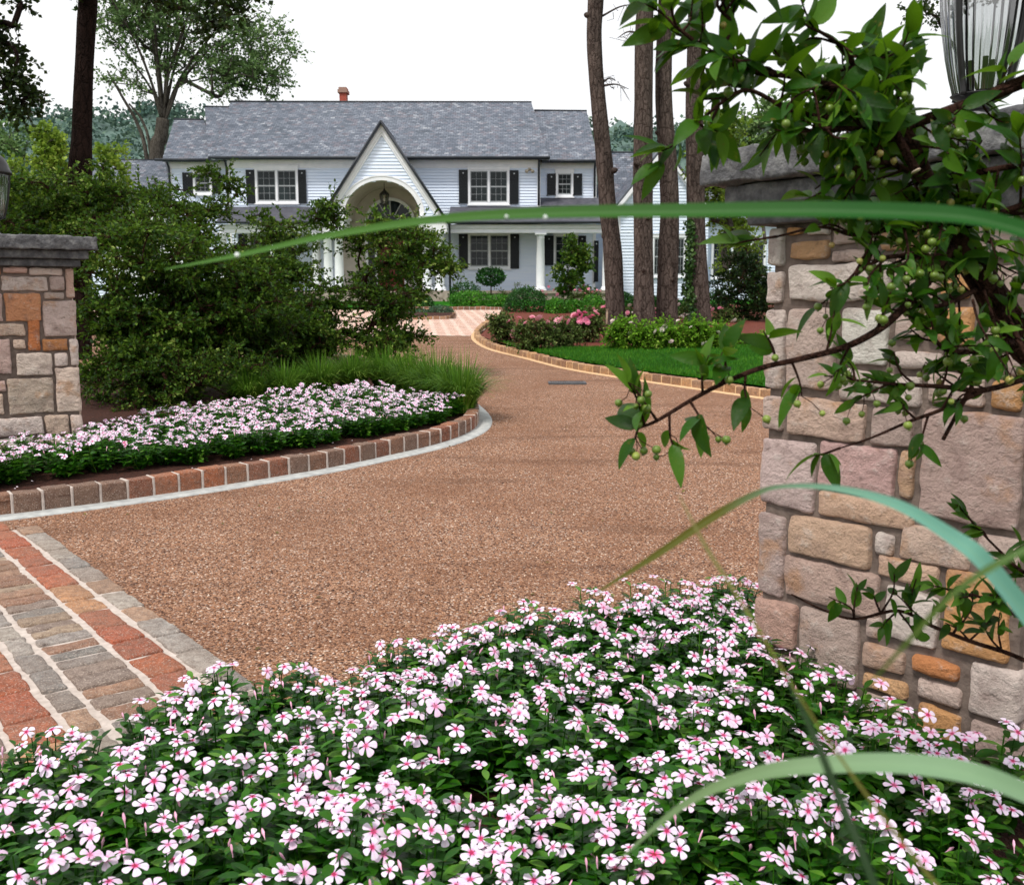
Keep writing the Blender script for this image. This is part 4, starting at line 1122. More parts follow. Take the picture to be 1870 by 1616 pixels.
d_ = hp(m, 'door', M['door_red']); m = MB(); m.lathe((xc + .5, yb - .06, FL + 1.0), [(.0, -.04), (.035, -.02), (.035, .02), (.0, .04)], 8); m.build('handle', M['iron'], d_)
m = MB()
for q in (-1, 1):
    m.bb(xc + q * (dw + .02), xc + q * (dw + .12), yb - .05, yb + .058, FL, fz - .161); m.bb(xc + q * (Rf + .02), xc + q * (Rf + .14), yb - .05, yb + .058, FL, fz - .161)
hp(m, 'door_frame', M['white_paint'])
for q in (-1, 1):
    a, b = xc + q * (dw + .121), xc + q * (Rf + .019); m = MB(); m.bb(min(a, b), max(a, b), yb + .02, yb + .05, FL + .5, fz - .17); hp(m, 'side_light', M['pane'])

# downspouts, floodlight
def spout(px, Y, pya, pyb):
    m = MB(); x = X(px, Y, pya); zt, zb = Z(pya, Y), Z(pyb, Y)
    m.tube([(x, Y - .5, zt), (x, Y - .3, zt - .12), (x, Y - .1, zt - .35), (x, Y - .1, zt - .6), (x, Y - .1, zb)], .05, 8); hp(m, 'downspout', M['gutter'])
spout(984, YM, 292, 376); spout(414, YM, 292, 376); spout(1086, YW, 296, 360); spout(309, YW, 294, 375); spout(821, YG + .3, 402, 552)
fx, fzv = X(967, YM, 313), Z(313, YM); m = MB(); m.bb(fx - .07, fx + .07, YM - .1, YM - .02, fzv + .02, fzv + .14)
for s in (-1, 1): m.tube([(fx + s * .04, YM - .1, fzv + .06), (fx + s * .11, YM - .22, fzv), (fx + s * .15, YM - .32, fzv - .05)], [.03, .06, .085], 8)
hp(m, 'floodlight', simple('floodlight_beige', (168, 158, 142), (188, 178, 160), 4, .6))

# hanging lantern in the arch: a thing of its own
hx_, hy_ = xc, YG + .9; ht = Z(352, hy_); root = empty('hanging_lantern', (hx_, hy_, ht - .55), 'black lantern hanging on a chain inside the entrance arch', 'lantern')
m = MB(); m.tube([(hx_, hy_, zc + Rv * .985), (hx_, hy_, ht + .2)], .014, 5); m.build('chain', M['black_metal'], root)
m = MB(); m.lathe((hx_, hy_, ht - .55), [(.0, .75), (.03, .72), (.05, .66), (.16, .56), (.23, .48), (.23, .45), (.0, .45)], 6); m.build('roof', M['black_metal'], root)
m = MB(); m.lathe((hx_, hy_, ht - .55), [(.2, .44), (.13, .03)], 6, smooth=False); m.build('glass', M['lantern_glass'], root)
m = MB()
for k in range(6): a = k * pi / 3; m.tube([(hx_ + .205 * cos(a), hy_ + .205 * sin(a), ht - .55 + .45), (hx_ + .135 * cos(a), hy_ + .135 * sin(a), ht - .55 + .02)], .018, 5)
m.lathe((hx_, hy_, ht - .55), [(.15, .035), (.15, .0), (.06, -.05), (.0, -.09)], 6); m.build('frame', M['black_metal'], root)
# ------------------------------------------------------------------ plant materials
L = {}
L['holly'] = leafmat('dark_shrub_leaf', [(.05, (12, 28, 6)), (.3, (28, 56, 11)), (.55, (52, 86, 20)), (.78, (100, 128, 44)), (.97, (176, 186, 104))], .5, (.12, .22, .02), .28, 1.1, .25)
L['crab'] = leafmat('crabapple_leaf', [(.05, (10, 30, 3)), (.4, (20, 54, 6)), (.7, (38, 82, 12)), (.95, (96, 134, 44))], .45, (.14, .30, .01), .3, 2.2, .28, .55, 70)  # greens darkened to give the leaves a backlit look
L['silhouette'] = leafmat('overhead_leaf', [(.1, (16, 30, 12)), (.5, (30, 48, 18)), (.9, (58, 74, 30))], .5, (.05, .09, .01), .2, .5, .3)  # tones darkened to read as backlit leaves against bright sky
L['maple'] = leafmat('pale_tree_leaf', [(.1, (72, 102, 58)), (.5, (102, 134, 80)), (.9, (148, 172, 116))], .6, (.12, .2, .06), .28, .3, .2)
L['yellow'] = leafmat('yellow_green_leaf', [(.1, (62, 92, 20)), (.5, (104, 134, 36)), (.9, (160, 182, 76))], .5, (.22, .34, .05), .35, .5, .3)
L['box'] = leafmat('boxwood_leaf', [(.1, (12, 44, 14)), (.5, (26, 76, 22)), (.9, (62, 116, 42))], .45, (.04, .12, .02), .2, .9, .35)
L['boxlight'] = leafmat('boxwood_leaf_light', [(.1, (28, 84, 12)), (.5, (56, 122, 24)), (.9, (108, 166, 52))], .45, (.08, .2, .03), .25, .9, .35)
L['rose'] = leafmat('rose_leaf', [(.1, (38, 56, 20)), (.45, (74, 98, 42)), (.75, (108, 128, 66)), (.95, (142, 146, 92))], .5, (.09, .13, .03), .22, .9, .3)
L['lime'] = leafmat('lime_shrub_leaf', [(.05, (46, 88, 14)), (.4, (84, 134, 24)), (.75, (128, 172, 44)), (.97, (180, 206, 92))], .5, (.2, .4, .04), .35, 1.2, .3)
L['grey'] = leafmat('grey_green_leaf', [(.1, (46, 74, 58)), (.5, (72, 102, 76)), (.9, (106, 132, 104))], .6, (.08, .14, .06), .2, 1, .2)
L['conifer'] = leafmat('conifer_leaf', [(.1, (10, 28, 12)), (.5, (24, 50, 20)), (.9, (60, 82, 32))], .55, (.04, .08, .01), .18, .8, .25)
L['liriope'] = leafmat('grass_clump_leaf', [(.05, (32, 74, 10)), (.4, (66, 112, 20)), (.75, (108, 148, 40)), (.97, (160, 182, 84))], .5, (.14, .25, .04), .3, .8, .35)
L['vinca'] = leafmat('periwinkle_leaf', [(.05, (10, 36, 4)), (.4, (28, 78, 8)), (.7, (56, 112, 18)), (.95, (130, 172, 62))], .36, (.10, .28, .02), .25, 3, .5, .55, 90)
L['ivy'] = leafmat('ivy_leaf', [(.1, (18, 44, 14)), (.5, (40, 74, 24)), (.9, (88, 116, 56))], .4, (.06, .12, .02), .2, 1, .4)
def m_bark(name, c1, c2, s=7):
    t = NT(name); v = t.mapping(t.coord(), (1, 1, .16)); n1 = t.noise(v, s, 7, .7); n2 = t.noise(t.mapping(t.coord(), (1, 1, .35)), s * 5, 6, .7)
    vo = t.n('ShaderNodeTexVoronoi', feature='DISTANCE_TO_EDGE'); vo.inputs['Scale'].default_value = s * 1.6; t.l(t.mix(.12, t.mapping(t.coord(), (1, 1, .3)), t.noise(t.coord(), s, 4, .6, 'Color')), vo.inputs['Vector'])
    pl_ = t.ramp(vo.outputs['Distance'], [(.0, (0., 0., 0.)), (.14, (1., 1., 1.))])
    c = t.ramp(t.math('ADD', t.math('MULTIPLY', n1, .6), t.math('MULTIPLY', n2, .4)), [(.34, c1), (.62, c2)])
    c = t.mix(1.0, c, t.ramp(vo.outputs['Distance'], [(0, (.45, .42, .4)), (.1, (1., 1., 1.))]), 'MULTIPLY')
    h = t.math('ADD', t.math('ADD', t.math('MULTIPLY', n1, .06), t.math('MULTIPLY', n2, .04)), t.math('MULTIPLY', pl_, .025))
    return t.bsdf(c, .95, t.bump(h, .9, 1.0), .1)
B = {'grey': m_bark('grey_bark', (44, 38, 36), (112, 98, 92)), 'dark': m_bark('dark_bark', (24, 16, 14), (48, 34, 30)), 'twig': m_bark('twig_bark', (52, 32, 28), (88, 60, 50), 14), 'pale': m_bark('pale_bark', (62, 58, 54), (108, 102, 94))}

def ell(x0, x1, y0, y1, Y, depth=None):
    c = At((x0 + x1) / 2, (y0 + y1) / 2, Y); rx = abs(At(x1, (y0 + y1) / 2, Y)[0] - At(x0, (y0 + y1) / 2, Y)[0]) / 2; rz = abs(At(0, y0, Y)[2] - At(0, y1, Y)[2]) / 2
    return c, np.array([rx, depth or (rx + rz) / 2, rz])

def plant(name, label, cat, base, ells, leafm, bark, leaf, cr, twigs, per, group=None, limbs=(), T=LEAF5, trunk=None, rtip=.006, jit=.12, droop=.15, seed=1, shell=.55, carve=0.0, parts=('foliage', 'branches'), flat=.75, upn=.8, tw_r=.003, nontop=None, expo=.5, rmax=None, up=.15):
    "crown clusters (ell list of ((centre, radii), number)) on a forked skeleton that starts at base"
    base = np.array(base, float); root = empty(name, base, label, cat, group)
    cents = np.vstack([clusters_in(c, r, n, seed + 13 * i, shell, carve) for i, ((c, r), n) in enumerate(ells)])
    zmin = H(cents[:, 1]) + .08; cents[:, 2] = np.maximum(cents[:, 2], zmin)
    br = MB(); lf = MB()
    if trunk is None: trunk = [base, base + (np.array([*(cents.mean(0)[:2]), 0]) - np.array([*base[:2], 0])) * .3 + np.array([0, 0, max(.1, (cents[:, 2].mean() - base[2]) * .35)])]
    branch_net(br, trunk, 0, cents, rtip, 0, jit, 5, expo, up, rmax, limbs)
    for lb in limbs:
        Pl = smooth_path([trunk[-1]] + list(lb), 4); br.tube(Pl, np.linspace(.09, .025, len(Pl)), 6)
    crs = cr * (.7 + .6 * RNG.random(len(cents)))
    foliage(lf, cents, crs, twigs, per, leaf, T, LEAF5F, 0, droop, upn, br, 0, .4, tw_r, flat)
    lf.build(parts[0], leafm, root); br.build(parts[1], bark, root)
    return root

# ------------------------------------------------------------------ big dark shrubs behind the left bed
def sh(label, bx, Y, ells, seed, leaf=.064, tw=14, per=12, cr=.37, m='holly'):
    b = At(bx, 500, Y); base = (b[0], Y, float(H(Y)))
    return plant('shrub', label, 'shrub', base, ells, L[m], B['twig'], leaf, cr, tw, per, 'dark leaved shrubs behind the left flower bed', seed=seed, rtip=.005, droop=.1, flat=.42, shell=.35, carve=.25)
sh('dark shrub directly behind and above the left gate pillar', 90, 14.5, [(ell(-60, 215, 300, 520, 14.5, 1.2), 80), (ell(110, 300, 300, 480, 14.4, .8), 38)], 41)
sh('widest dark shrub to the right of the left pillar, reaching down to the white flowers', 330, 12.8, [(ell(165, 430, 380, 700, 12.8, 1.1), 140), (ell(300, 560, 440, 690, 13.2, .9), 80), (ell(155, 400, 560, 752, 12.2, .6), 70)], 42)
sh('tall loose shrub with twigs against the white house wall left of the left upper window', 330, 16.2, [(ell(190, 420, 315, 500, 16.2, 1.1), 40), (ell(345, 440, 300, 400, 16.2, .5), 10), (ell(400, 580, 390, 500, 16.2, .8), 16)], 43)
sh('broad dark shrub in front of the porch columns with its low twigs over the gravel', 610, 15.2, [(ell(450, 640, 500, 665, 15.2, 1.2), 48), (ell(400, 600, 458, 560, 15.7, .8), 34), (ell(625, 785, 425, 650, 15.2, 1.1), 44), (ell(565, 625, 350, 450, 15.2, .35), 8), (ell(630, 790, 385, 480, 15.4, .7), 18), (ell(755, 825, 420, 540, 15.2, .4), 12), (ell(620, 760, 590, 672, 14.9, .5), 16), (ell(380, 640, 540, 700, 14.4, .8), 70)], 44)
sh('low dark undergrowth along the back of the left flower bed', 300, 11.6, [(ell(155, 500, 620, 765, 11.7, .6), 80)], 45, .046, 12, 10, .25)

# ------------------------------------------------------------------ tall dark trunk on the left with overhanging boughs
def trunk_tube(mb, pts, Y, mat=0, k=14, extra=None):
    "(px centre, py, width px) list seen at depth Y"
    P = []; R = []
    for px, py, wd in pts:
        c = At(px, py, Y); P.append(c); R.append(wd / 2 * (np.linalg.norm(c - CAM)) / FPX)
    if extra: 
        for dx, dy, dz, r in extra: P.append(P[-1] + np.array([dx, dy, dz])); R.append(r)
    n = 5; Q = smooth_path(P, n); t = np.linspace(0, len(P) - 1, len(Q)); r = np.interp(t, range(len(P)), R)
    r = r * (1 + .05 * np.array([mnoise.noise(Vector((q[0] * 2, q[2] * 1.5, 3))) for q in Q]))
    mb.tube(Q, r, k, mat); return P[-1], Q
YD = 18.5; g0 = At(146, 500, YD); zb = float(H(YD))
pb = 545 - (zb - EYE) / YD * FPX
root = empty('tree', (g0[0], YD, zb), 'tree with nearly black trunk at the upper left and boughs hanging into the sky', 'tree')
mb = MB(); top, Q = trunk_tube(mb, [(142, pb + 8, 52), (143, pb - 40, 42), (146, 330, 38), (149, 260, 33), (152, 160, 29), (157, 60, 28), (161, -20, 29)], YD, extra=[(.05, 0, 1.5, .17), (.1, 0, 2, .13), (0, 0, 2, .07)])
lf = MB(); bo = MB()
cl = []
for (e, n) in ((ell(-90, 40, -60, 160, 17.5, 1.0), 22), (ell(-40, 100, 150, 212, 17.3, .5), 7), (ell(200, 330, -60, 24, 17.5, .8), 9), (ell(320, 470, -40, 68, 17.3, .6), 11), (ell(60, 240, -90, -10, 17.8, .8), 12), (ell(-20, 60, 90, 200, 17.2, .5), 6)):
    cl.append(clusters_in(e[0], e[1], n, 5 + n, .3))
cl = np.vstack(cl)
branch_net(bo, [Q[-12], Q[-8], Q[-4]], .1, cl, .011, 0, .1, 5, .45, .1, .07)
foliage(lf, cl, .40, 8, 8, .095, LEAFR, LEAF5F, 0, .25, .5, bo, 0, .4, .004, .7)
mb.build('trunk', B['dark'], root); lf.build('foliage', L['silhouette'], root); bo.build('branches', B['dark'], root)

# vase shaped tree behind the left wing
YV = 56; c0 = At(291, 300, YV)
fork = At(298, 226, YV); base = np.array([c0[0], YV, float(H(YV))])
e1, e2 = ell(180, 420, -110, 150, YV, 3.5), ell(350, 545, 10, 180, YV, 3.0)
limbs = []
for tx, ty, dy in ((178, 60, .5), (205, -20, -1), (235, -40, 1), (262, -70, -.5), (290, -80, 1.2), (312, -80, -1.2), (340, -60, .4), (372, -60, 1), (410, -30, -.8), (450, -10, .6), (486, 30, -.4)):
    e_ = At(tx, ty, YV) + np.array([0, dy * 2, 0]); a_ = fork + (e_ - fork) * .33; a_[0] = fork[0] + (e_[0] - fork[0]) * .16; b_ = fork + (e_ - fork) * .68; b_[0] = fork[0] + (e_[0] - fork[0]) * .50
    limbs.append([a_, b_, e_])
root = plant('tree', 'pale vase shaped tree with fanning limbs behind the left end of the roof', 'tree', base, [(e1, 150), (e2, 120), (ell(165, 300, -60, 130, YV, 2.5), 60), (ell(172, 262, 90, 205, YV, 1.5), 12), (ell(330, 540, 110, 195, YV, 2.0), 34)], L['maple'], B['pale'], .16, .95, 8, 7, trunk=[base, At(287, 296, YV), fork], limbs=limbs, rtip=.020, jit=.05, seed=70, shell=.3, T=LEAFR, expo=.36, rmax=.10, up=.02)
mb = MB(); mb.tube(smooth_path([base, At(286, 296, YV), At(294, 250, YV), fork + np.array([0, 0, .25])], 5), np.linspace(.44, .34, 16), 12); mb.build('trunk', B['pale'], root)
mb = MB(); mb.tube(smooth_path([base + np.array([-.3, 0, .3]), At(268, 290, YV), At(250, 225, YV), At(225, 180, YV), At(196, 130, YV)], 5), np.linspace(.14, .05, 21), 7); mb.tube(smooth_path([base + np.array([-.2, .3, .3]), At(276, 290, YV), At(262, 225, YV), At(236, 190, YV)], 5), np.linspace(.11, .05, 16), 7); mb.build('side_stem', B['pale'], root)
# other trees far left
def bgtree(label, bx, Y, ells, m, leaf, cr, tw, per, seed, bark='pale'):
    b = At(bx, 500, Y); return plant('tree', label, 'tree', (b[0], Y, float(H(Y))), ells, L[m], B[bark], leaf, cr, tw, per, 'trees in the background', seed=seed, rtip=.012, T=LEAFR, shell=.4)
bgtree('bright yellow green young tree just left of the dark trunk', 95, 30, [(ell(62, 125, 222, 380, 30, .7), 34)], 'yellow', .13, .36, 10, 8, 81)
bgtree('yellow green tree seen beside the left lantern', 30, 26, [(ell(-40, 62, 275, 430, 26, 1), 40), (ell(20, 110, 335, 450, 26, .8), 26)], 'yellow', .12, .4, 10, 8, 82)
bgtree('olive tree at the left edge in front of the hill', 10, 48, [(ell(-90, 70, 185, 300, 48, 2), 26)], 'maple', .18, .8, 9, 7, 83)
bgtree('small yellow green tree right of the dark trunk by the low wing', 190, 34, [(ell(170, 240, 262, 360, 34, .8), 24)], 'yellow', .13, .4, 9, 8, 84)
bgtree('yellow green tree between the last trunk and the right pillar', 1330, 33, [(ell(1255, 1370, 190, 400, 33, 1.1), 90), (ell(1290, 1400, 290, 480, 33, 1), 34)], 'yellow', .12, .42, 8, 7, 85)
bgtree('loose green tree behind the right pillar cap', 1400, 44, [(ell(1330, 1470, 185, 300, 44, 2), 44)], 'maple', .18, .75, 9, 8, 86)
bgtree('thinly leaved tree with bare twigs beside the right lantern', 1810, 30, [(ell(1640, 1830, -70, 55, 30, 1), 18)], 'silhouette', .12, .45, 7, 5, 87, 'dark')
bgtree('thin leafy sapling against the low wing by the right pillar', 1350, 36, [(ell(1300, 1396, 395, 560, 36, .9), 46)], 'yellow', .10, .4, 7, 6, 88)

# ------------------------------------------------------------------ four tall trunks
def tall(label, pts, Y, seed, twigs=()):
    px0, py0, _ = pts[-1]; g = At(px0, 500, Y); zb = float(H(Y)); pb = py0
    root = empty('tree', (g[0], Y, zb), label, 'tree', 'tall bare trunks in the rose bed')
    mb = MB(); P = pts[::-1]; d = At(px0, 500, Y)
    top, Q = trunk_tube(mb, P, Y, k=16, extra=[(-.1, 0, 2.2, .2), (.05, .1, 2.2, .16), (.1, 0, 2.0, .1)])
    rng = np.random.default_rng(seed)
    for i in range(5):          # old branch knots
        q = Q[rng.integers(6, len(Q) - 16)]; a = rng.random() * 2 * pi; dd = np.array([cos(a), sin(a) * .5 - .5, .2]); mb.tube([q + dd * .12, q + dd * .27, q + dd * .31], [.10, .065, .03], 7)
    for (px, py, ex, ey) in twigs:
        a, b = At(px, py, Y), At(ex, ey, Y); mid = (a + b) / 2 + np.array([0, 0, .08]); mb.tube(smooth_path([a, mid, b], 5), np.linspace(.03, .008, 11), 5)
        for k in range(5):
            s = a + (b - a) * (.3 + .14 * k); mb.tube([s, s + rng.normal(size=3) * .12, s + rng.normal(size=3) * .22], [.010, .007, .004], 4, cap=False)
    mb.build('trunk', B['grey'], root)
    cl = clusters_in(top + np.array([0, 0, .6]), (2.0, 2.0, 2.0), 22, seed, .4); bo, lf = MB(), MB()
    branch_net(bo, [Q[-10], Q[-5], Q[-1]], .1, cl, .015, 0, .1, 5, .5, .1, .09); foliage(lf, cl, .6, 7, 8, .16, LEAFR, LEAF5F, 0, .2, .5, bo)
    bo.build('branches', B['grey'], root); lf.build('crown', L['maple'], root)
    return Q
tall('leftmost of the four tall trunks, leaning and kinked near its top', [(1088, -20, 26), (1085, 60, 26), (1088, 130, 25), (1096, 220, 27), (1104, 300, 30), (1110, 380, 30), (1118, 450, 33), (1122, 530, 33), (1124, 580, 36), (1125, 615, 46)], 26.3, 1, [(1100, 158, 1148, 163), (1100, 30, 1165, 8), (1102, 150, 1125, 148)])
tall('second of the four tall trunks from the left, thick and straight', [(1178, -20, 28), (1176, 80, 31), (1175, 200, 32), (1174, 330, 34), (1175, 450, 34), (1176, 560, 38), (1177, 622, 48)], 25.6, 2, [(1163, 60, 1128, 70)])
tall('third of the four tall trunks from the left, close beside the second', [(1217, -20, 26), (1213, 80, 27), (1212, 180, 29), (1219, 290, 32), (1223, 380, 33), (1220, 480, 37), (1218, 560, 38), (1218, 618, 46)], 26.2, 3)
Q4 = tall('rightmost of the four tall trunks, with ivy climbing its left side', [(1273, -20, 30), (1271, 100, 30), (1268, 200, 30), (1270, 330, 32), (1272, 440, 33), (1277, 520, 34), (1279, 580, 38), (1280, 615, 48)], 26.8, 4)
# ivy
root = empty('ivy', At(1262, 606, 26.6), 'ivy climbing the left side of the rightmost trunk', 'ivy'); lf = MB()
n = 900; py = RNG.uniform(400, 606, n); P = np.array([At(1257 + 4 * sin(y / 30) + (y - 400) * .03 + RNG.normal() * 4.5, y, 26.55 + RNG.normal() * .06) for y in py])
lf.scatter(LEAFR, LEAF5F, P, rdir(n) * .7 + np.array([0, 0, -.6]), rdir(n) * .5 + np.array([-.3, -1, .3]), .07 + .05 * RNG.random(n), smooth=False); lf.build('foliage', L['ivy'], root)
# thin stake by the first trunk
s0, s1 = At(1107, 634, 25.2), At(1109, 566, 25.2); root = empty('stake', (s0[0], s0[1], float(H(25.2))), 'thin pale stake standing left of the leftmost tall trunk', 'stake')
mb = MB(); mb.tube([(s0[0], s0[1], float(H(25.2))), (s1[0], s1[1], s1[2])], [.03, .027], 6); mb.bb(s1[0] - .035, s1[0] + .035, s1[1] - .035, s1[1] + .035, s1[2], s1[2] + .02); mb.build('post', simple('weathered_wood', (128, 108, 92), (160, 140, 120), 12, .9), root)

# ------------------------------------------------------------------ shrubs by the house
def ball(name, label, x0, x1, y0, y1, Y, m, leaf=.055, n=1500, group=None, cat='shrub', trunk=None):
    "clipped or rounded shrub: dense shell of small leaves over a lumpy form"
    c, r = ell(x0, x1, y0, y1, Y); zb = float(H(Y)); root = empty(name, (c[0], Y, zb), label, cat, group)
    if trunk is None and c[2] - r[2] > zb + .03: 
        top = c[2] + r[2]; r[2] = (top - zb) / 2; c[2] = zb + r[2]
    lf = MB(); d = rdir(n); u = .72 + .30 * RNG.random(n) ** .6
    s = np.array([1 + .16 * mnoise.noise(Vector(q * 2.2) + Vector((x0, 0, 0))) + .08 * mnoise.noise(Vector(q * 6) + Vector((x0, 3, 0))) for q in d])
    P = c + d * r * (u * s)[:, None]; P[:, 2] = np.maximum(P[:, 2], zb + .02)
    lf.scatter(LEAFR, LEAF5F, P, rdir(n) + d * .5, d + .7 * rdir(n), leaf * (.7 + .7 * RNG.random(n)), smooth=False)
    lf.build('foliage', m, root); br = MB(); b0 = np.array([c[0], Y, zb])
    tp = trunk or .03
    br.tube(smooth_path([b0, (b0 + c) / 2 + np.array([.03, 0, 0]), c], 3), np.linspace(tp, tp * .6, 7), 6)
    for k in range(7):
        q = c + d[k] * r * .75; q[2] = max(q[2], zb + .05); br.tube([b0 + (c - b0) * (.35 if trunk is None else .85), (c + q) / 2, q], [tp * .5, tp * .35, .006], 5)
    br.build('stems', B['twig'], root); return root
gp = 'shrubs planted along the porch'
ball('topiary_tree', 'small dark topiary tree on a thin stem under the ground floor window', 870, 921, 489, 522, 44.5, L['box'], .09, 1700, gp, 'shrub', .04)
ball('boxwood', 'dark clipped ball of boxwood at the right foot of the arched entrance', 819, 879, 515, 560, 42.5, L['box'], .06, 2200, gp)
ball('boxwood', 'wide green mounded shrub in front of the dark boxwood ball', 818, 902, 531, 564, 39.5, L['boxlight'], .06, 2600, gp)
ball('boxwood', 'lower green mound left of the largest clipped ball', 893, 932, 538, 564, 38.6, L['boxlight'], .055, 1400, gp)
ball('boxwood', 'largest dark clipped boxwood ball beside the forecourt', 921, 1001, 524, 592, 34, L['box'], .06, 4200, gp)
for i, (x0, x1, y0, lab) in enumerate(((996, 1034, 545, 'first low green mound right of the largest boxwood ball'), (1026, 1064, 548, 'second low green mound in the row right of the largest boxwood ball'), (1058, 1106, 539, 'tallest of the low mounds, just left of the leftmost trunk'), (1128, 1162, 535, 'green mound between the leftmost and the second trunk'), (1188, 1204, 542, 'green mound seen between the second and third trunks'), (1232, 1262, 548, 'green mound seen between the third and fourth trunks'), (1286, 1330, 530, 'green mound just right of the fourth trunk'))):
    ball('boxwood', lab, x0, x1, y0, 584, 33 + .3 * i, L['boxlight'] if i in (0, 1, 2) else L['box'], .06, 1900, gp)
plant('magnolia', 'small glossy tree hiding the porch between the white column and the leftmost trunk', 'tree', (At(1043, 500, 43)[0], 43, float(H(43))), [(ell(1002, 1086, 452, 552, 43, .9), 44), (ell(1018, 1070, 428, 480, 43, .6), 14)], L['holly'], B['twig'], .12, .36, 9, 8, gp, seed=91, T=LEAFR)
plant('conifer_shrub', 'large dark shrub against the left edge of the right pillar', 'shrub', (At(1362, 560, 29)[0], 29, float(H(29))), [(ell(1300, 1420, 455, 604, 29, 1.2), 100)], L['conifer'], B['twig'], .09, .34, 10, 9, gp, seed=92, carve=.1)
plant('shrub', 'reddish green rose shrub under the porch right of the white column', 'shrub', (At(1040, 540, 44)[0], 44, float(H(44))), [(ell(985, 1100, 520, 560, 44, .5), 24)], L['rose'], B['twig'], .08, .3, 8, 7, gp, seed=93)
plant('shrub', 'low shrub between the white column and the topiary', 'shrub', (At(945, 540, 44)[0], 44, float(H(44))), [(ell(905, 985, 520, 556, 44, .5), 16)], L['rose'], B['twig'], .08, .3, 8, 7, gp, seed=94)
# island shrubs
YI = float(G(750, 576)[1])
ball('shrub', 'small grey green mound at the left end of the forecourt island', 704, 740, 566, 582, YI, L['grey'], .05, 1200, 'shrubs on the forecourt island')
ball('shrub', 'low green shrub in the middle of the forecourt island', 738, 786, 564, 581, YI + .3, L['grey'], .05, 1400, 'shrubs on the forecourt island')
ball('shrub', 'round grey green shrub at the right end of the forecourt island', 780, 828, 558, 581, YI + .1, L['grey'], .05, 1700, 'shrubs on the forecourt island')
ball('boxwood', 'dark ball at the foot of the entrance steps behind the shrub', 755, 792, 540, 572, 38.5, L['box'], .055, 1500, gp)

# blooms shared by copies
def bloom_mesh(name, r, mat, petals=9, seed=0):
    rng = np.random.default_rng(seed); mb = MB()
    for ring, (rr, zz, tilt, n) in enumerate(((.45, .25, .9, petals // 2 + 1), (.8, .1, .5, petals), (1.0, 0, .15, petals))):
        a = np.arange(n) * 2 * pi / n + ring * .4 + rng.normal(size=n) * .15
        ax = np.stack([np.cos(a), np.sin(a), np.full(n, tilt)], 1); nn = np.stack([-np.cos(a) * tilt, -np.sin(a) * tilt, np.ones(n)], 1)
        mb.scatter(np.array([(0, 0, 0), (-.42, .55, .08), (0, .55, 0), (.42, .55, .08), (0, 1, .12)]) , LEAF5F, np.tile([[0, 0, zz * r]], (n, 1)), ax, nn, np.full(n, r * rr), smooth=False, wid=np.full(n, 1.3))
    return mb.build(name, mat)
def petalmat(name, a, b, tr):
    t = NT(name); o = t.n('ShaderNodeObjectInfo').outputs['Random']
    return t.bsdf(t.mix(o, a, b), .6, None, .2, 0, tr, .3)
PM = petalmat('pink_rose_petal', (242, 156, 184), (250, 204, 212), (.8, .3, .42)); WM = petalmat('white_rose_petal', (240, 236, 226), (248, 226, 226), (.7, .66, .6)); HP = petalmat('hot_pink_petal', (248, 132, 180), (252, 168, 200), (.85, .25, .45))
def add_blooms(root, proto, pts, sc=1.0):
    base = world_org(root)
    for i, p in enumerate(pts):
        o = proto.copy(); COL.objects.link(o); o.parent = root; o.location = tuple(np.array(p) - base); o.scale = (sc * (.7 + .6 * RNG.random()),) * 3
        o.rotation_euler = (.7 + RNG.normal() * .4, RNG.normal() * .4, RNG.random() * 6)
pk = bloom_mesh('bloom', .07, PM, 8, 1); wh = bloom_mesh('bloom', .07, WM, 8, 2); hp_ = bloom_mesh('bloom', .075, HP, 10, 3)
def rose(label, x0, x1, y0, y1, Y, m, blooms, group, seed, leaf=.06, cr=.24, n=44, sc=1.0, bushname='rose_bush'):
    if Y is None: Y = float(G((x0 + x1) / 2, y1 - 3, .1)[1]) + .25
    c, r = ell(x0, x1, y0, y1, Y); root = plant(bushname, label, 'shrub', (c[0], Y, float(H(Y)) + .1), [((c, r * .85), n)], L[m], B['twig'], leaf, cr, 9, 8, group, seed=seed, carve=.05, tw_r=.004)
    for proto, pts in blooms: add_blooms(root, proto, [At(px, py, Y - r[1] * .8) for px, py in pts], sc)
gr = 'rose bushes at the tip of the bed'
N_ROSE = 44
rose('rose bush at the left tip of the bed with one pink flower low in front', 888, 958, 570, 630, None, 'rose', [(pk, [(938, 606), (936, 612), (930, 588)])], gr, 101)
rose('dull green rose bush in the middle with small pale flowers', 935, 1010, 578, 645, None, 'rose', [(pk, [(985, 582), (960, 590), (948, 582), (972, 580), (1000, 588)])], gr, 102)
rose('rose bush with a few pink blooms below the bright pink cluster', 990, 1064, 580, 640, None, 'rose', [(pk, [(1018, 586), (1026, 584), (1000, 592), (1040, 588), (1010, 600)])], gr, 103)
rose('rose bush carrying the brightest pink cluster of flowers', 1030, 1104, 566, 630, None, 'rose', [(hp_, [(1052, 578), (1058, 574), (1064, 578), (1070, 583), (1076, 580), (1060, 585), (1056, 570), (1082, 578), (1068, 572), (1072, 588)]), (pk, [(1048, 576), (1086, 570), (1090, 574)])], gr, 104)
rose('rose bush behind the pink cluster with pale pink tips', 1068, 1120, 556, 620, 28.0, 'rose', [(pk, [(1084, 564), (1102, 562), (1106, 560), (1090, 568)])], gr, 105)
rose('rose with whitish flowers in the gap left of the second trunk', 1130, 1164, 560, 610, 28.4, 'rose', [(wh, [(1140, 574), (1150, 558), (1144, 580), (1136, 576), (1156, 572)]), (pk, [(1146, 572)])], gr, 106, n=18)
rose('rose with a pink flower in the gap between the second and third trunks', 1192, 1208, 552, 612, 28.4, 'rose', [(pk, [(1197, 572), (1199, 578), (1196, 566), (1200, 584)])], gr, 107, n=12)
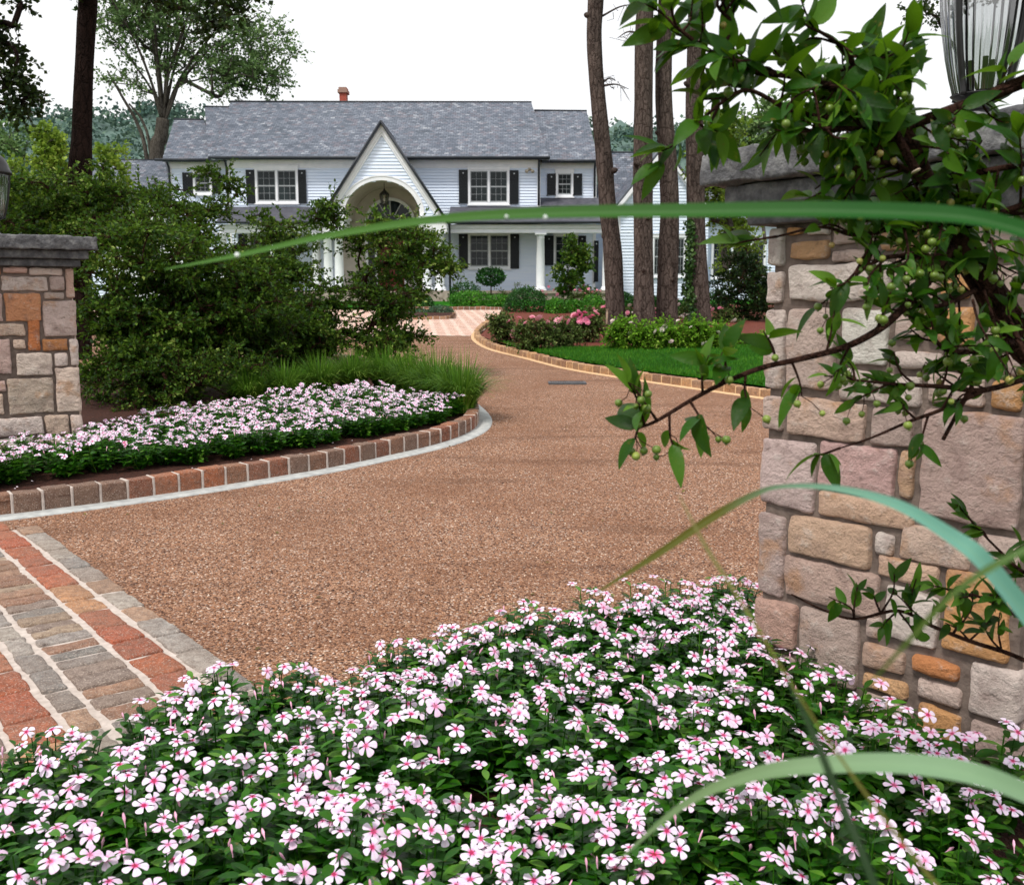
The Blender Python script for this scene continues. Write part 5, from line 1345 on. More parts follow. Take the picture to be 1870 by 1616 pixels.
rose('rose with white flowers in the gap between the third and fourth trunks', 1236, 1264, 550, 606, 28.4, 'rose', [(wh, [(1238, 548), (1240, 556), (1246, 578), (1250, 574), (1242, 580), (1256, 576)])], gr, 108, n=14)
rose('rose with pale pink flowers right of the fourth trunk', 1292, 1350, 556, 612, 28.0, 'rose', [(pk, [(1296, 562), (1314, 563), (1320, 564), (1302, 566)]), (wh, [(1338, 588), (1342, 586)])], gr, 109, n=22)
gl = 'lime green shrubs around the trunk bases'
for i, (x0, x1, y0, y1, wp, lab) in enumerate(((1106, 1164, 578, 645, [(1120, 588), (1152, 590), (1118, 586)], 'lime green shrub in front of the leftmost trunk'), (1150, 1210, 588, 645, [(1150, 610), (1198, 606)], 'lime green shrub in front of the second trunk'), (1194, 1250, 586, 643, [(1214, 596), (1218, 600), (1209, 602), (1226, 624)], 'lime green shrub in front of the third trunk with a white flower on top'), (1240, 1300, 582, 643, [(1238, 586), (1262, 598), (1284, 628), (1290, 626)], 'lime green shrub in front of the fourth trunk'), (1284, 1336, 590, 643, [(1312, 608), (1318, 612)], 'lime green shrub at the right end, thinning out into the lawn'))):
    rose(lab, x0, x1, y0, y1, None, 'lime', [(wh, wp)], gl, 120 + i, .062, .24, 42, .85, 'lime_shrub')
plant('shrub', 'grassy yellow green low planting beside the right pillar edge', 'shrub', (At(1355, 610, 20.4)[0], 20.4, float(H(20.4)) + .1), [(ell(1310, 1410, 612, 644, 20.4, .6), 40)], L['lime'], B['twig'], .06, .18, 8, 7, seed=131)
plant('shrub', 'rose under the porch with pale pink blooms left of the leftmost trunk', 'shrub', (At(1075, 550, 40)[0], 40, float(H(40))), [(ell(1040, 1108, 525, 560, 40, .5), 14)], L['rose'], B['twig'], .08, .28, 8, 7, gp, seed=133)
r_ = [o for o in COL.objects if o.get('label') == 'rose under the porch with pale pink blooms left of the leftmost trunk'][0]
r2 = [o for o in COL.objects if o.get('label') == 'reddish green rose shrub under the porch right of the white column'][0]
add_blooms(r2, pk, [At(x, y, 43.3) for x, y in ((990, 532), (1002, 524), (1012, 530), (1024, 522), (1030, 534), (1044, 526), (1058, 530), (1066, 522), (1078, 528), (1088, 534), (998, 538), (1018, 538))], 1.2)
add_blooms(r_, pk, [At(x, y, 39.5) for x, y in ((1075, 528), (1082, 534), (1090, 530), (1068, 536), (1096, 532), (1060, 532), (1050, 530))], .9)
for p in (pk, wh, hp_): bpy.data.objects.remove(p)

# ------------------------------------------------------------------ clumps of grass at the tip of the left bed
def clump(label, px, py, hgt, seed, n=420):
    rng = np.random.default_rng(seed); b = G(px, py, .1); root = empty('grass_clump', b, label, 'grass clump', 'arching grass clumps at the back of the left bed')
    mb = MB(); segs = 6; V = []; F = []
    for i in range(n):
        a = rng.random() * 2 * pi; lean = rng.random() ** .7; h = hgt * (.65 + .5 * rng.random()); o = b + np.array([cos(a), sin(a), 0]) * .16 * rng.random() ** .6; w_ = .0045 + .003 * rng.random()
        d = np.array([cos(a), sin(a), 0]); sdv = np.array([-sin(a), cos(a), 0]); k0 = len(V)
        for s in range(segs + 1):
            t = s / segs; c = o + d * h * (lean * .85) * t ** 1.6 + np.array([0, 0, h * (t - .62 * lean * t ** 2.6)])
            ww = w_ * (1 - t ** 2.2) + .0006; V += [c - sdv * ww, c + sdv * ww]
        F += [(k0 + 2 * s, k0 + 2 * s + 1, k0 + 2 * s + 3, k0 + 2 * s + 2) for s in range(segs)]
    mb.add(V, F, smooth=True); mb.build('blades', L['liriope'], root)
for i, (px, py, h, lab) in enumerate(((455, 738, .36, 'leftmost clump, half lost under the dark shrub'), (520, 730, .38, 'second clump from the left'), (585, 722, .42, 'third clump from the left'), (645, 716, .44, 'fourth clump from the left, below the porch columns'), (705, 712, .44, 'fifth clump from the left, at the lowest twigs of the shrub'), (752, 722, .46, 'clump left of the one at the tip, behind the last white flowers'), (800, 736, .50, 'tall arching clump just left of the kerb tip'), (842, 752, .50, 'rightmost clump spilling over the kerb tip'))):
    clump('fine green grass, ' + lab, px, py, h * 1.4, 200 + i, 800)
# ------------------------------------------------------------------ flower beds
left_bed = [tuple(p) for p in smooth_path([G(*p)[:2] for p in LK], 6)]
inner = [tuple(np.array(p)) for p in left_bed] + [(-8.6, 13.2), (-11, 10), (-9, 6.2)]
sheet('flower_bed', inner, .10, M['mulch'], 'dark mulch of the left flower bed', step=.5, bumpz=.02)
near_top = [(-320, 1440), (-150, 1400), (0, 1372), (130, 1326), (240, 1292), (400, 1240), (560, 1218), (660, 1208), (760, 1170), (900, 1134), (1050, 1102), (1200, 1068), (1385, 1052), (1410, 1150), (1490, 1215), (1570, 1258), (1650, 1285), (1760, 1322), (1815, 1345), (1800, 1440), (1740, 1700), (1740, 2100), (-320, 2100)]
def hz_pt(px, py, z): d = ray(px, py); t = (z - EYE) / d[2]; return CAM + d * t
near_poly = [tuple(hz_pt(px, py, .235)[:2]) for px, py in near_top]
soil = near_poly[:13] + [tuple(RA), tuple(RB), (2.4, 3.2), (2.4, .5), (-1.6, .5)]
sheet('near_flower_bed', soil, .03, M['mulch'], 'dark mulch of the near flower bed at the foot of the right pillar', step=.3, bumpz=.02)

# periwinkle flower ------------------------------------------------
def m_petal(name, edge, mid, eye):
    t = NT(name); s = t.n('ShaderNodeSeparateXYZ'); t.l(t.attr('pat', 'Vector'), s.inputs[0]); o = t.n('ShaderNodeObjectInfo').outputs['Random']
    c = t.ramp(s.outputs[0], [(0, eye), (.16, eye), (.24, mid), (.44, edge), (.85, (246, 236, 250)), (1, edge)])
    c = t.mix(t.math('MULTIPLY', t.math('POWER', o, 3.0), .5), c, (240, 182, 222), 'MIX')
    c = t.mix(t.ramp(t.math('ABSOLUTE', s.outputs[1]), [(.0, (.4, .4, .4)), (.08, (0., 0., 0.))]), c, mid, 'MIX')
    return t.bsdf(c, .5, None, .25, 0, (.75, .62, .72), .22)
PET = m_petal('periwinkle_petal', (240, 222, 246), (240, 150, 204), (212, 8, 100))
PETP = m_petal('pink_periwinkle_petal', (246, 120, 176), (236, 84, 150), (190, 8, 70))
def flower_mesh(mat, seed, cup=.12):
    rng = np.random.default_rng(seed); mb = MB(); R = .0245; nt_, nw = 6, 4
    for k in range(5):
        a0 = k * 2 * pi / 5 + rng.normal() * .05; tw = .16 + rng.normal() * .05; dz = rng.normal() * .10; V = []; P = []; F = []
        Rk = R * (1 + rng.normal() * .05)
        for i in range(nt_ + 1):
            t = i / nt_; wd = (.10 + .92 * t ** 1.15 * (1 - .26 * t ** 6)) * .47
            for j in range(nw + 1):
                s = 2 * j / nw - 1
                rr = Rk * (t * (1 - .10 * abs(s) ** 2.2 * t) + .02); y = s * wd * Rk * (1 if t < .99 else .86)
                z = Rk * (cup * t - (.30 + dz) * t * t + .07 * s * tw * 6 * t * .6)
                V.append((rr * cos(a0) - y * sin(a0), rr * sin(a0) + y * cos(a0), z)); P.append((t, s * .5, 0))
        F = [(i * (nw + 1) + j, i * (nw + 1) + j + 1, (i + 1) * (nw + 1) + j + 1, (i + 1) * (nw + 1) + j) for i in range(nt_) for j in range(nw)]
        mb.add(V, F, 0, None, np.array(P), True)
    mb.lathe((0, 0, 0), [(.0026, 0.001), (.0016, -.004), (.0013, -.022)], 6, 1)
    return mb.build('flower', [mat, L['vinca']])
FL_ = [flower_mesh(PET, 1, .14), flower_mesh(PET, 2, .02), flower_mesh(PET, 3, .3)]
FPK = flower_mesh(PETP, 4, .1)
def bud_mesh():
    mb = MB(); mb.lathe((0, 0, 0), [(.0, .022), (.0024, .018), (.0042, .010), (.003, .003), (.0016, -.004), (.0012, -.010)], 7); V = mb.V[0]; a = V[:, 2] * 90
    mb.V[0] = np.stack([V[:, 0] * np.cos(a) - V[:, 1] * .55 * np.sin(a), V[:, 0] * np.sin(a) + V[:, 1] * .55 * np.cos(a), V[:, 2]], 1)
    return mb.build('bud', simple('periwinkle_bud', (236, 150, 190), (246, 206, 226), 60, .5))
BUD = bud_mesh()
VT, VF = blade_leaf(.40, .22, .16, 5, .5)
def periwinkle(seed, nfl, rad=.165, hgt=.235, pink=0):
    rng = np.random.default_rng(seed); root = empty('periwinkle', (0, 0, 0)); lf = MB(); st = MB(); P = []; A = []; N_ = []; S = []; tips = []
    for i in range(26):
        a = rng.random() * 2 * pi; q = sqrt(rng.random()); tip = np.array([cos(a) * rad * q, sin(a) * rad * q, hgt * (1 - .40 * q * q) * (.80 + .28 * rng.random())])
        b = np.array([cos(a), sin(a), 0]) * .025 * q; m = (b + tip) / 2 + np.array([cos(a), sin(a), 0]) * .03 * q
        C = smooth_path([b, m, tip], 5); st.tube(C, np.linspace(.0032, .0018, len(C)), 4, 0, False); tips.append(tip)
        for k in range(6):
            t = .34 + .66 * k / 5; c = C[min(len(C) - 1, int(t * (len(C) - 1)))]; th = rng.random() * pi + k * pi / 2
            for s in (0, pi):
                d = np.array([cos(th + s), sin(th + s), .15 + .5 * t * rng.random() - .25 * (1 - t)]); P.append(c); A.append(d); nn = np.array([0, 0, 1.0]) + rng.normal(size=3) * .22; N_.append(nn); S.append((.054 + .022 * rng.random()) * (.55 + .5 * sin(pi * min(1, t * .8 + .1))))
    lf.scatter(VT, VF, np.array(P), np.array(A), np.array(N_), np.array(S), wid=.85 + .3 * rng.random(len(P)))
    lf.build('foliage', L['vinca'], root); st.build('stems', L['vinca'], root)
    order = np.argsort([-t[2] - .05 * rng.random() for t in tips])
    for j in range(nfl):
        t = tips[order[j % len(order)]]; pr = FPK if j < pink else FL_[rng.integers(3)]
        o = pr.copy(); COL.objects.link(o); o.parent = root
        out = unit(np.array([t[0], t[1], 0])) if rng.random() < .8 else np.array([0, -1.0, 0])
        p = t + out * .018 + np.array([rng.normal() * .018, rng.normal() * .018, .006 + .014 * rng.random()]); o.location = tuple(p)
        til = abs(rng.normal()) * .38 + .02; axd = out * .5 + rng.normal(size=3) * .45 + np.array([0, -1.0, 0])
        nv = unit(np.array([axd[0] * til, axd[1] * til, 1.0])); o.rotation_euler = Vector(nv).to_track_quat('Z', 'Y').to_euler(); o.rotation_euler.rotate_axis('Z', rng.random() * 2 * pi)
        sc = .76 + .36 * rng.random(); o.scale = (sc, sc, sc)
    for j in range(3):
        o = BUD.copy(); COL.objects.link(o); o.parent = root; t = tips[order[(nfl + j) % len(order)]]; o.location = tuple(t + np.array([rng.normal() * .01, rng.normal() * .01, .008])); o.rotation_euler = (rng.normal() * .4, rng.normal() * .4, rng.random() * 6)
    return root
PV = [periwinkle(300 + i, n) for i, n in enumerate((13, 16, 11, 14, 9, 13))]; PVP = periwinkle(320, 8, pink=1); PVD = periwinkle(322, 8, pink=3)
used = set()
def place(proto, x, y, z, sc, label, group):
    global used
    if proto.name in used: o = dup(proto)
    else: used.add(proto.name); o = proto
    o.location = (x, y, z); o.rotation_euler = (RNG.normal() * .05, RNG.normal() * .05, RNG.normal() * .5); o.scale = (sc, sc, sc * (.9 + .25 * RNG.random()))
    return tag(o, label, 'flowering plant', group)
def poisson(poly, d, seed, ok=None):
    rng = np.random.default_rng(seed); xs = [p[0] for p in poly]; ys = [p[1] for p in poly]; out = []; miss = 0
    while miss < 4000:
        p = np.array([rng.uniform(min(xs), max(xs)), rng.uniform(min(ys), max(ys))])
        if inside(poly, *p) and (ok is None or ok(p)) and all(np.hypot(*(p - q)) > d for q in out): out.append(p); miss = 0
        else: miss += 1
    return out
def vis(p): return p[1] > 1.25
gaps = [hz_pt(840, 1460, .05)[:2], hz_pt(860, 1530, .05)[:2], hz_pt(1850, 1560, .05)[:2], hz_pt(1700, 1400, .05)[:2], hz_pt(560, 1360, .05)[:2], hz_pt(1010, 1395, .05)[:2], hz_pt(1560, 1330, .05)[:2]]
pts = poisson(near_poly, .185, 77, lambda p: p[1] > 1.5 and abs(p[0]) < .62 * p[1] + .1 and all(np.hypot(*(p - g)) > .13 for g in gaps))
edge_g = np.array([hz_pt(a, b, .235)[:2] for a, b in near_top[6:13]]); edge_p = np.array([hz_pt(a, b, .235)[:2] for a, b in near_top[1:6]]); edge_s = np.array([hz_pt(a, b, .235)[:2] for a, b in near_top[13:19]])
NG = 'pink eyed white periwinkles in the near bed'
pinkpt = hz_pt(1070, 1570, .25)[:2]; pi_ = int(np.argmin([np.hypot(*(p - pinkpt)) for p in pts]))
for i, p in enumerate(pts):
    de, dp, ds = [np.min(np.linalg.norm(e - p, axis=1)) for e in (edge_g, edge_p, edge_s)]
    if i == pi_:
        place(PVP, *p, float(H(p[1])) + .02, 1.0, 'periwinkle carrying the only solid pink flower, at the bottom of the photo', NG); continue
    if ds < .24: lb = 'white periwinkle growing at the foot of the right stone pillar'
    elif de < .22: lb = 'white periwinkle along the back edge of the near bed against the gravel'
    elif dp < .3: lb = 'white periwinkle beside the cobbled paving at the left of the near bed'
    elif p[1] < 2.25: lb = 'white periwinkle with magenta eyes in the front row nearest the viewer'
    elif p[0] > .25: lb = 'white periwinkle with magenta eyes in the middle of the near bed, right half'
    else: lb = 'white periwinkle with magenta eyes in the middle of the near bed, left half'
    place(PV[(2, 4)[RNG.integers(2)] if (p[0] < -.3 and p[1] < 2.9 and RNG.random() < .8) else RNG.integers(len(PV))], *p, float(H(p[1])) + .015, .92 + .2 * RNG.random(), lb, NG)
# left bed: one drift along the kerb
lo_e = [(-160, 888), (0, 874), (120, 860), (280, 842), (420, 826), (560, 806), (690, 784), (800, 764)]; hi_e = [(832, 752), (770, 742), (650, 728), (560, 735), (430, 757), (300, 778), (170, 806), (150, 828), (0, 834), (-160, 838)]
fb_poly = [tuple(G(a, b, .16)[:2]) for a, b in lo_e + hi_e]
pts = poisson(fb_poly, .215, 78, lambda p: p[0] > -.60 * p[1])
FG = 'white periwinkles in the left bed'
hot = [int(np.argmin([np.hypot(*(p - G(a, b, .25)[:2])) for p in pts])) for a, b in ((236, 838),)]
PL = G(152, 840)[:2]
for i, p in enumerate(pts):
    q = p
    if i in hot: place(PVD, *p, float(H(p[1])) + .1, 1.0, 'periwinkle with a few deep pink flowers near the kerb in the left bed', FG); continue
    if p[0] < PL[0] + .1: lb = 'white periwinkle at the foot of the left stone pillar'
    elif p[0] > -1.9: lb = 'white periwinkle at the right end of the left bed by the grass clumps'
    else: lb = 'white periwinkle in the drift between the left pillar and the grass clumps'
    place(PV[RNG.integers(len(PV))], *p, float(H(p[1])) + .09, .98 + .22 * RNG.random(), lb, FG)
for o in FL_ + [FPK, BUD]: bpy.data.objects.remove(o)
# fallen petals on mulch and kerb
n = 260; P = []
while len(P) < n:
    if RNG.random() < .5: q = G(RNG.uniform(0, 840), 0 + RNG.uniform(760, 900), .11); ok = inside(inner, q[0], q[1])
    else: q = np.array([RNG.uniform(-1, 1.6), RNG.uniform(1.6, 3.4), 0]); ok = inside(soil, q[0], q[1])
    if ok: P.append((q[0], q[1], float(H(q[1])) + (.125 if q[1] > 5 else .055)))
mb = MB(); nn = RNG.normal(size=(n, 3)) * .3; nn[:, 2] += 1; mb.scatter(LEAFR, LEAF5F, np.array(P), rdir(n) * np.array([1, 1, .2]), nn, .012 + .008 * RNG.random(n), smooth=False, wid=np.full(n, 1.2))
tag(mb.build('fallen_petals', simple('fallen_petal', (236, 214, 226), (246, 234, 240), 5, .6)), 'white petals fallen on the dark mulch', kind='stuff')

n = 130; P = []
while len(P) < n:
    y = RNG.uniform(3.4, 16); x = RNG.uniform(-.45, .35) * y
    if inside(drive, x, y) and not inside(inner, x, y) and (np.array([x, y]) - P1) @ Nst < -.1: P.append((x, y, float(H(y)) + .008))
mb = MB(); nn = RNG.normal(size=(n, 3)) * .25; nn[:, 2] += 1; mb.scatter(LEAF5, LEAF5F, np.array(P), rdir(n) * np.array([1, 1, .15]), nn, .018 + .022 * RNG.random(n), smooth=False)
tag(mb.build('fallen_leaves', simple('fallen_leaf', (70, 48, 28), (112, 104, 48), 3, .7)), 'a few small dry leaves lying on the gravel drive', kind='stuff')

# ------------------------------------------------------------------ crabapple in front of the right pillar
root = empty('crabapple_tree', (1.22, 2.0, 0.0), 'crabapple tree with green fruit reaching in front of the right stone pillar', 'tree')
br = MB(); lf = MB(); fruit_pts = []
def pl(*pp): return smooth_path([At(a, b, c) for a, b, c in pp], 5)
CL, CF_ = blade_leaf(.40, .34, .30, 7, .40)
LP, LA_, LN, LS, LW = [], [], [], [], []
def leaf_at(p, ax, sz=1.0, up=.9):
    LP.append(p); LA_.append(ax + RNG.normal(size=3) * .25); n_ = RNG.normal(size=3) * .55; n_[2] += up; n_[1] -= .45; LN.append(n_); LS.append(sz * (.040 + .042 * RNG.random()) * (.74 if (p[2] < At(1700, 390, 1.9)[2] and p[0] > At(1540, 600, 1.8)[0]) else 1.0)); LW.append(.8 + .4 * RNG.random())
def spur(p, d, ln, nl, fruit=0, r=.0028):
    d = unit(np.asarray(d, float)); tip = p + d * ln + RNG.normal(size=3) * ln * .12; mid = (p + tip) / 2 + RNG.normal(size=3) * ln * .08
    C = smooth_path([p, mid, tip], 4); br.tube(C, np.linspace(r, r * .45, len(C)), 5, 0, False)
    for k in range(nl):
        c = C[min(len(C) - 1, int((.35 + .65 * (k + RNG.random() * .6) / nl) * (len(C) - 1) + .5))]
        leaf_at(c, d * .7 + RNG.normal(size=3) * .65 + np.array([0, 0, .12]))
    for k in range(fruit):
        s = C[RNG.integers(len(C) // 2, len(C))]; f = s + np.array([RNG.normal() * .016, RNG.normal() * .016, -.018 - .02 * RNG.random()])
        br.tube([s, (s + f) / 2 + RNG.normal(size=3) * .003, f], .0009, 4, 0, False); fruit_pts.append(f)
def bough(path, r0, r1, nsp, nl=4, ln=(.05, .13), fr=.5, lo=0.0, hi=1.0, updir=.25):
    br.tube(path, np.linspace(r0, r1, len(path)), 8, 0)
    T = np.gradient(path, axis=0)
    for i in range(nsp):
        t = lo + (hi - lo) * (i + RNG.random()) / nsp; q = min(len(path) - 1, int(t * (len(path) - 1) + .5)); d = unit(T[q]) * .5 + unit(RNG.normal(size=3)) * .95; d[2] += updir; d[1] *= .7
        spur(path[q], d, RNG.uniform(*ln), nl + 1 + int(RNG.integers(0, 2)), int(RNG.integers(1, 4)) if RNG.random() < fr else 0)
    spur(path[-1], T[-1], .06, 5)
Yc = 1.95
# main stem, from the ground right of the view
stem = smooth_path([(1.22, 2.0, -.05), (1.2, 2.0, .5), At(1925, 760, 2.0), At(1862, 620, 1.98), At(1800, 520, 1.95), At(1738, 425, 1.92), At(1690, 335, 1.9), At(1655, 250, 1.88), At(1610, 180, 1.86), At(1560, 120, 1.84)], 5)
br.tube(stem, np.concatenate([np.linspace(.04, .026, 25), np.linspace(.025, .006, len(stem) - 25)]), 10, 0)
for i in range(24, len(stem)):
    for _ in range(2 if stem[i][2] < At(1700, 350, 1.9)[2] else 1): spur(stem[i], RNG.normal(size=3) + np.array([0, -.2, .2]), RNG.uniform(.06, .15), 4, int(RNG.random() < .5) * 2)
bough(pl((1640, 235, 1.88), (1700, 215, 1.86), (1770, 190, 1.84), (1880, 145, 1.8)), .009, .012, 9, 3)
bough(pl((1612, 185, 1.86), (1540, 165, 1.82), (1450, 140, 1.80), (1370, 130, 1.78), (1290, 90, 1.76), (1235, 50, 1.74)), .008, .003, 20, 4, (.05, .12), .3)
bough(pl((1600, 190, 1.86), (1520, 215, 1.8), (1440, 200, 1.78), (1360, 165, 1.76), (1285, 215, 1.74), (1245, 250, 1.74)), .006, .002, 14, 3, (.04, .10), .3)
bough(pl((1655, 260, 1.86), (1590, 240, 1.8), (1520, 235, 1.76), (1470, 240, 1.74)), .007, .003, 13, 4, (.05, .12), .7)
bough(pl((1690, 330, 1.88), (1630, 300, 1.84), (1580, 300, 1.8), (1540, 320, 1.8)), .006, .003, 10, 4, (.05, .11), .8)
bough(pl((1560, 120, 1.84), (1530, 80, 1.82), (1500, 60, 1.8)), .005, .003, 6, 4, (.06, .12), .1)
bough(pl((1300, 100, 1.76), (1340, 50, 1.76), (1310, 10, 1.74), (1330, -30, 1.74)), .004, .002, 7, 4, (.05, .1), .2)
bough(pl((1735, 425, 1.92), (1690, 400, 1.9), (1620, 420, 1.86), (1560, 430, 1.84), (1500, 415, 1.84), (1420, 432, 1.84)), .006, .002, 12, 3, (.04, .10), .8, 0, .6)
bough(pl((1760, 460, 1.93), (1690, 470, 1.86), (1620, 470, 1.82), (1560, 500, 1.8)), .006, .003, 13, 4, (.05, .11), .9)
bough(pl((1740, 420, 1.9), (1800, 400, 1.84), (1880, 370, 1.8)), .008, .006, 9, 4, (.05, .12), .8)
bough(pl((1690, 330, 1.9), (1760, 320, 1.86), (1870, 300, 1.8)), .008, .005, 11, 4, (.05, .12), .5)
# long low bough that reaches out over the gravel
lowb = pl((1742, 450, 1.9), (1690, 520, 1.84), (1640, 572, 1.80), (1600, 605, 1.78), (1540, 635, 1.76), (1460, 656, 1.74), (1390, 672, 1.73), (1320, 700, 1.72), (1260, 732, 1.71), (1200, 768, 1.70), (1165, 782, 1.70))
br.tube(lowb, np.linspace(.0085, .0026, len(lowb)), 8, 0)
for t, dx, dz, nl, fr in ((.30, .1, .6, 4, 2), (.38, -.2, -.7, 3, 3), (.45, .1, .9, 4, 1), (.52, .2, -.6, 3, 2), (.58, -.3, .9, 4, 1), (.64, .1, -.5, 3, 1), (.70, .0, 1.0, 5, 2), (.76, -.1, .9, 5, 0), (.80, .3, -.8, 4, 3), (.86, .0, -.9, 3, 3), (.9, -.3, .5, 3, 3), (.96, -.4, .8, 5, 3)):
    q = lowb[int(t * (len(lowb) - 1))]; spur(q, (dx, -.15, dz), .055 + .03 * RNG.random(), nl, fr)
leaf_at(lowb[-1], np.array([-.9, 0, .5]), 1.2); leaf_at(lowb[-1], np.array([-.3, 0, .95]), 1.2); leaf_at(lowb[-1], np.array([.2, 0, .9]), 1.1); spur(lowb[-1], (-.2, 0, -1), .03, 2, 4)
bough(pl((1905, 680, 1.96), (1800, 712, 1.9), (1720, 706, 1.86), (1640, 702, 1.84), (1560, 694, 1.82)), .007, .002, 10, 3, (.04, .10), .9)
bough(pl((1800, 712, 1.9), (1720, 748, 1.86), (1660, 770, 1.84), (1590, 800, 1.82), (1535, 818, 1.82)), .005, .0015, 5, 3, (.03, .08), .8, 0, .55)
bough(pl((1870, 620, 1.96), (1790, 640, 1.88), (1730, 640, 1.84), (1700, 610, 1.82)), .007, .003, 10, 4, (.05, .11), .6)
bough(pl((1830, 560, 1.94), (1850, 600, 1.86), (1880, 660, 1.8)), .007, .004, 6, 4, (.05, .11), .3)
bough(pl((1800, 520, 1.95), (1730, 555, 1.86), (1680, 560, 1.84)), .006, .003, 8, 4, (.05, .10), .7)
for (x0, x1, y0, y1, n, nl, fr) in ((1570, 1760, 400, 520, 9, 4, .9), (1720, 1880, 420, 560, 8, 4, .6), (1750, 1890, 560, 720, 9, 4, .4), (1400, 1640, 120, 250, 10, 4, .5)):
    # leafy shoots that leave the nearest part of the stem
    for _ in range(n):
        p = At(RNG.uniform(x0, x1), RNG.uniform(y0, y1), RNG.uniform(1.72, 2.05)); q = stem[25 + int(np.argmin(np.linalg.norm(stem[25:] - p, axis=1)))]; q = p + (q - p) * min(1, .14 / (np.linalg.norm(q - p) + 1e-6)); spur(q, p - q, max(.06, np.linalg.norm(p - q)), nl, 2 if RNG.random() < fr else 0)
br.tube(pl((1775, 705, 1.88), (1748, 755, 1.87), (1722, 803, 1.86)), [.0045] * 6 + [.0038] * 5, 6)
# low twigs in front of the pillar foot
lowt = pl((1960, 1270, 2.1), (1870, 1205, 2.1), (1770, 1170, 2.1), (1700, 1142, 2.1), (1640, 1115, 2.1), (1560, 1130, 2.1), (1500, 1112, 2.1), (1445, 1085, 2.1)); br.tube(lowt, np.linspace(.006, .002, len(lowt)), 6)
for t, dz in ((.12, .9), (.2, .8), (.3, 1), (.36, .9), (.45, .8), (.52, 1), (.58, -.7), (.64, .9), (.72, .8)):
    for _ in range(2): spur(lowt[int(t * (len(lowt) - 1))], (RNG.normal() * .5, -.1, dz), .06 + .03 * RNG.random(), 4)
bough(pl((1960, 1090, 2.1), (1870, 1045, 2.05), (1830, 1010, 2.05), (1785, 965, 2.05)), .005, .002, 5, 4, (.03, .08), 0)
bough(pl((1960, 1180, 2.1), (1850, 1120, 2.05), (1790, 1090, 2.05), (1740, 1080, 2.05)), .005, .002, 7, 4, (.04, .08), 0)
# pruned stub with its pale cut
stub = pl((1615, 188, 1.82), (1640, 250, 1.80), (1672, 312, 1.78)); br.tube(stub, np.linspace(.006, .0085, len(stub)), 8)
br.build('branches', B['twig'], root)
c_ = MB(); e = stub[-1]; dv = unit(stub[-1] - stub[-2]); c_.tube([e, e + dv * .002], [.0086, .0086], 10, 0); c_.build('pruning_cut', simple('cut_wood', (206, 182, 160), (226, 206, 186), 30, .8), root)
lf.scatter(CL, CF_, np.array(LP), np.array(LA_), np.array(LN), np.array(LS), wid=np.array(LW)); lf.build('foliage', L['crab'], root)
t_ = NT('green_crabapple'); M['fruit'] = t_.bsdf(t_.ramp(t_.math('ADD', t_.math('MULTIPLY', t_.n('ShaderNodeObjectInfo').outputs['Random'], .6), t_.math('MULTIPLY', t_.noise(t_.coord(), 60), .4)), [(.2, (92, 116, 40)), (.6, (136, 152, 66)), (.9, (170, 130, 84))]), .35, None, .5)
mb = MB(); r = .0068; mb.lathe((0, 0, 0), [(.0, -r * .92), (r * .5, -r * .85), (r * .88, -r * .45), (r, 0), (r * .88, r * .5), (r * .5, r * .86), (.15 * r, r * .8), (.0, r * .7)], 14); mb.lathe((0, 0, -r * .9), [(.0012, 0.0), (.0026, -.0016), (.0, -.0006)], 5); fr0 = mb.build('fruit', M['fruit'])
RNG.shuffle(fruit_pts)
for i, f in enumerate(fruit_pts[:98]):
    o = fr0.copy(); COL.objects.link(o); o.parent = root; o.location = tuple(f - world_org(root)); s = .8 + .5 * RNG.random(); o.scale = (s, s, s); o.rotation_euler = (RNG.normal() * .4, RNG.normal() * .4, RNG.random() * 6)
if len(fruit_pts) > 98:
    V0 = np.array([v.co for v in fr0.data.vertices]); F0 = [tuple(p.vertices) for p in fr0.data.polygons]; mb = MB()
    for f in fruit_pts[98:]: mb.add(V0 * (.8 + .5 * RNG.random()) + f, F0, smooth=True)
    o = mb.build('fruit', M['fruit'], root); o['kind'] = 'stuff'
bpy.data.objects.remove(fr0)

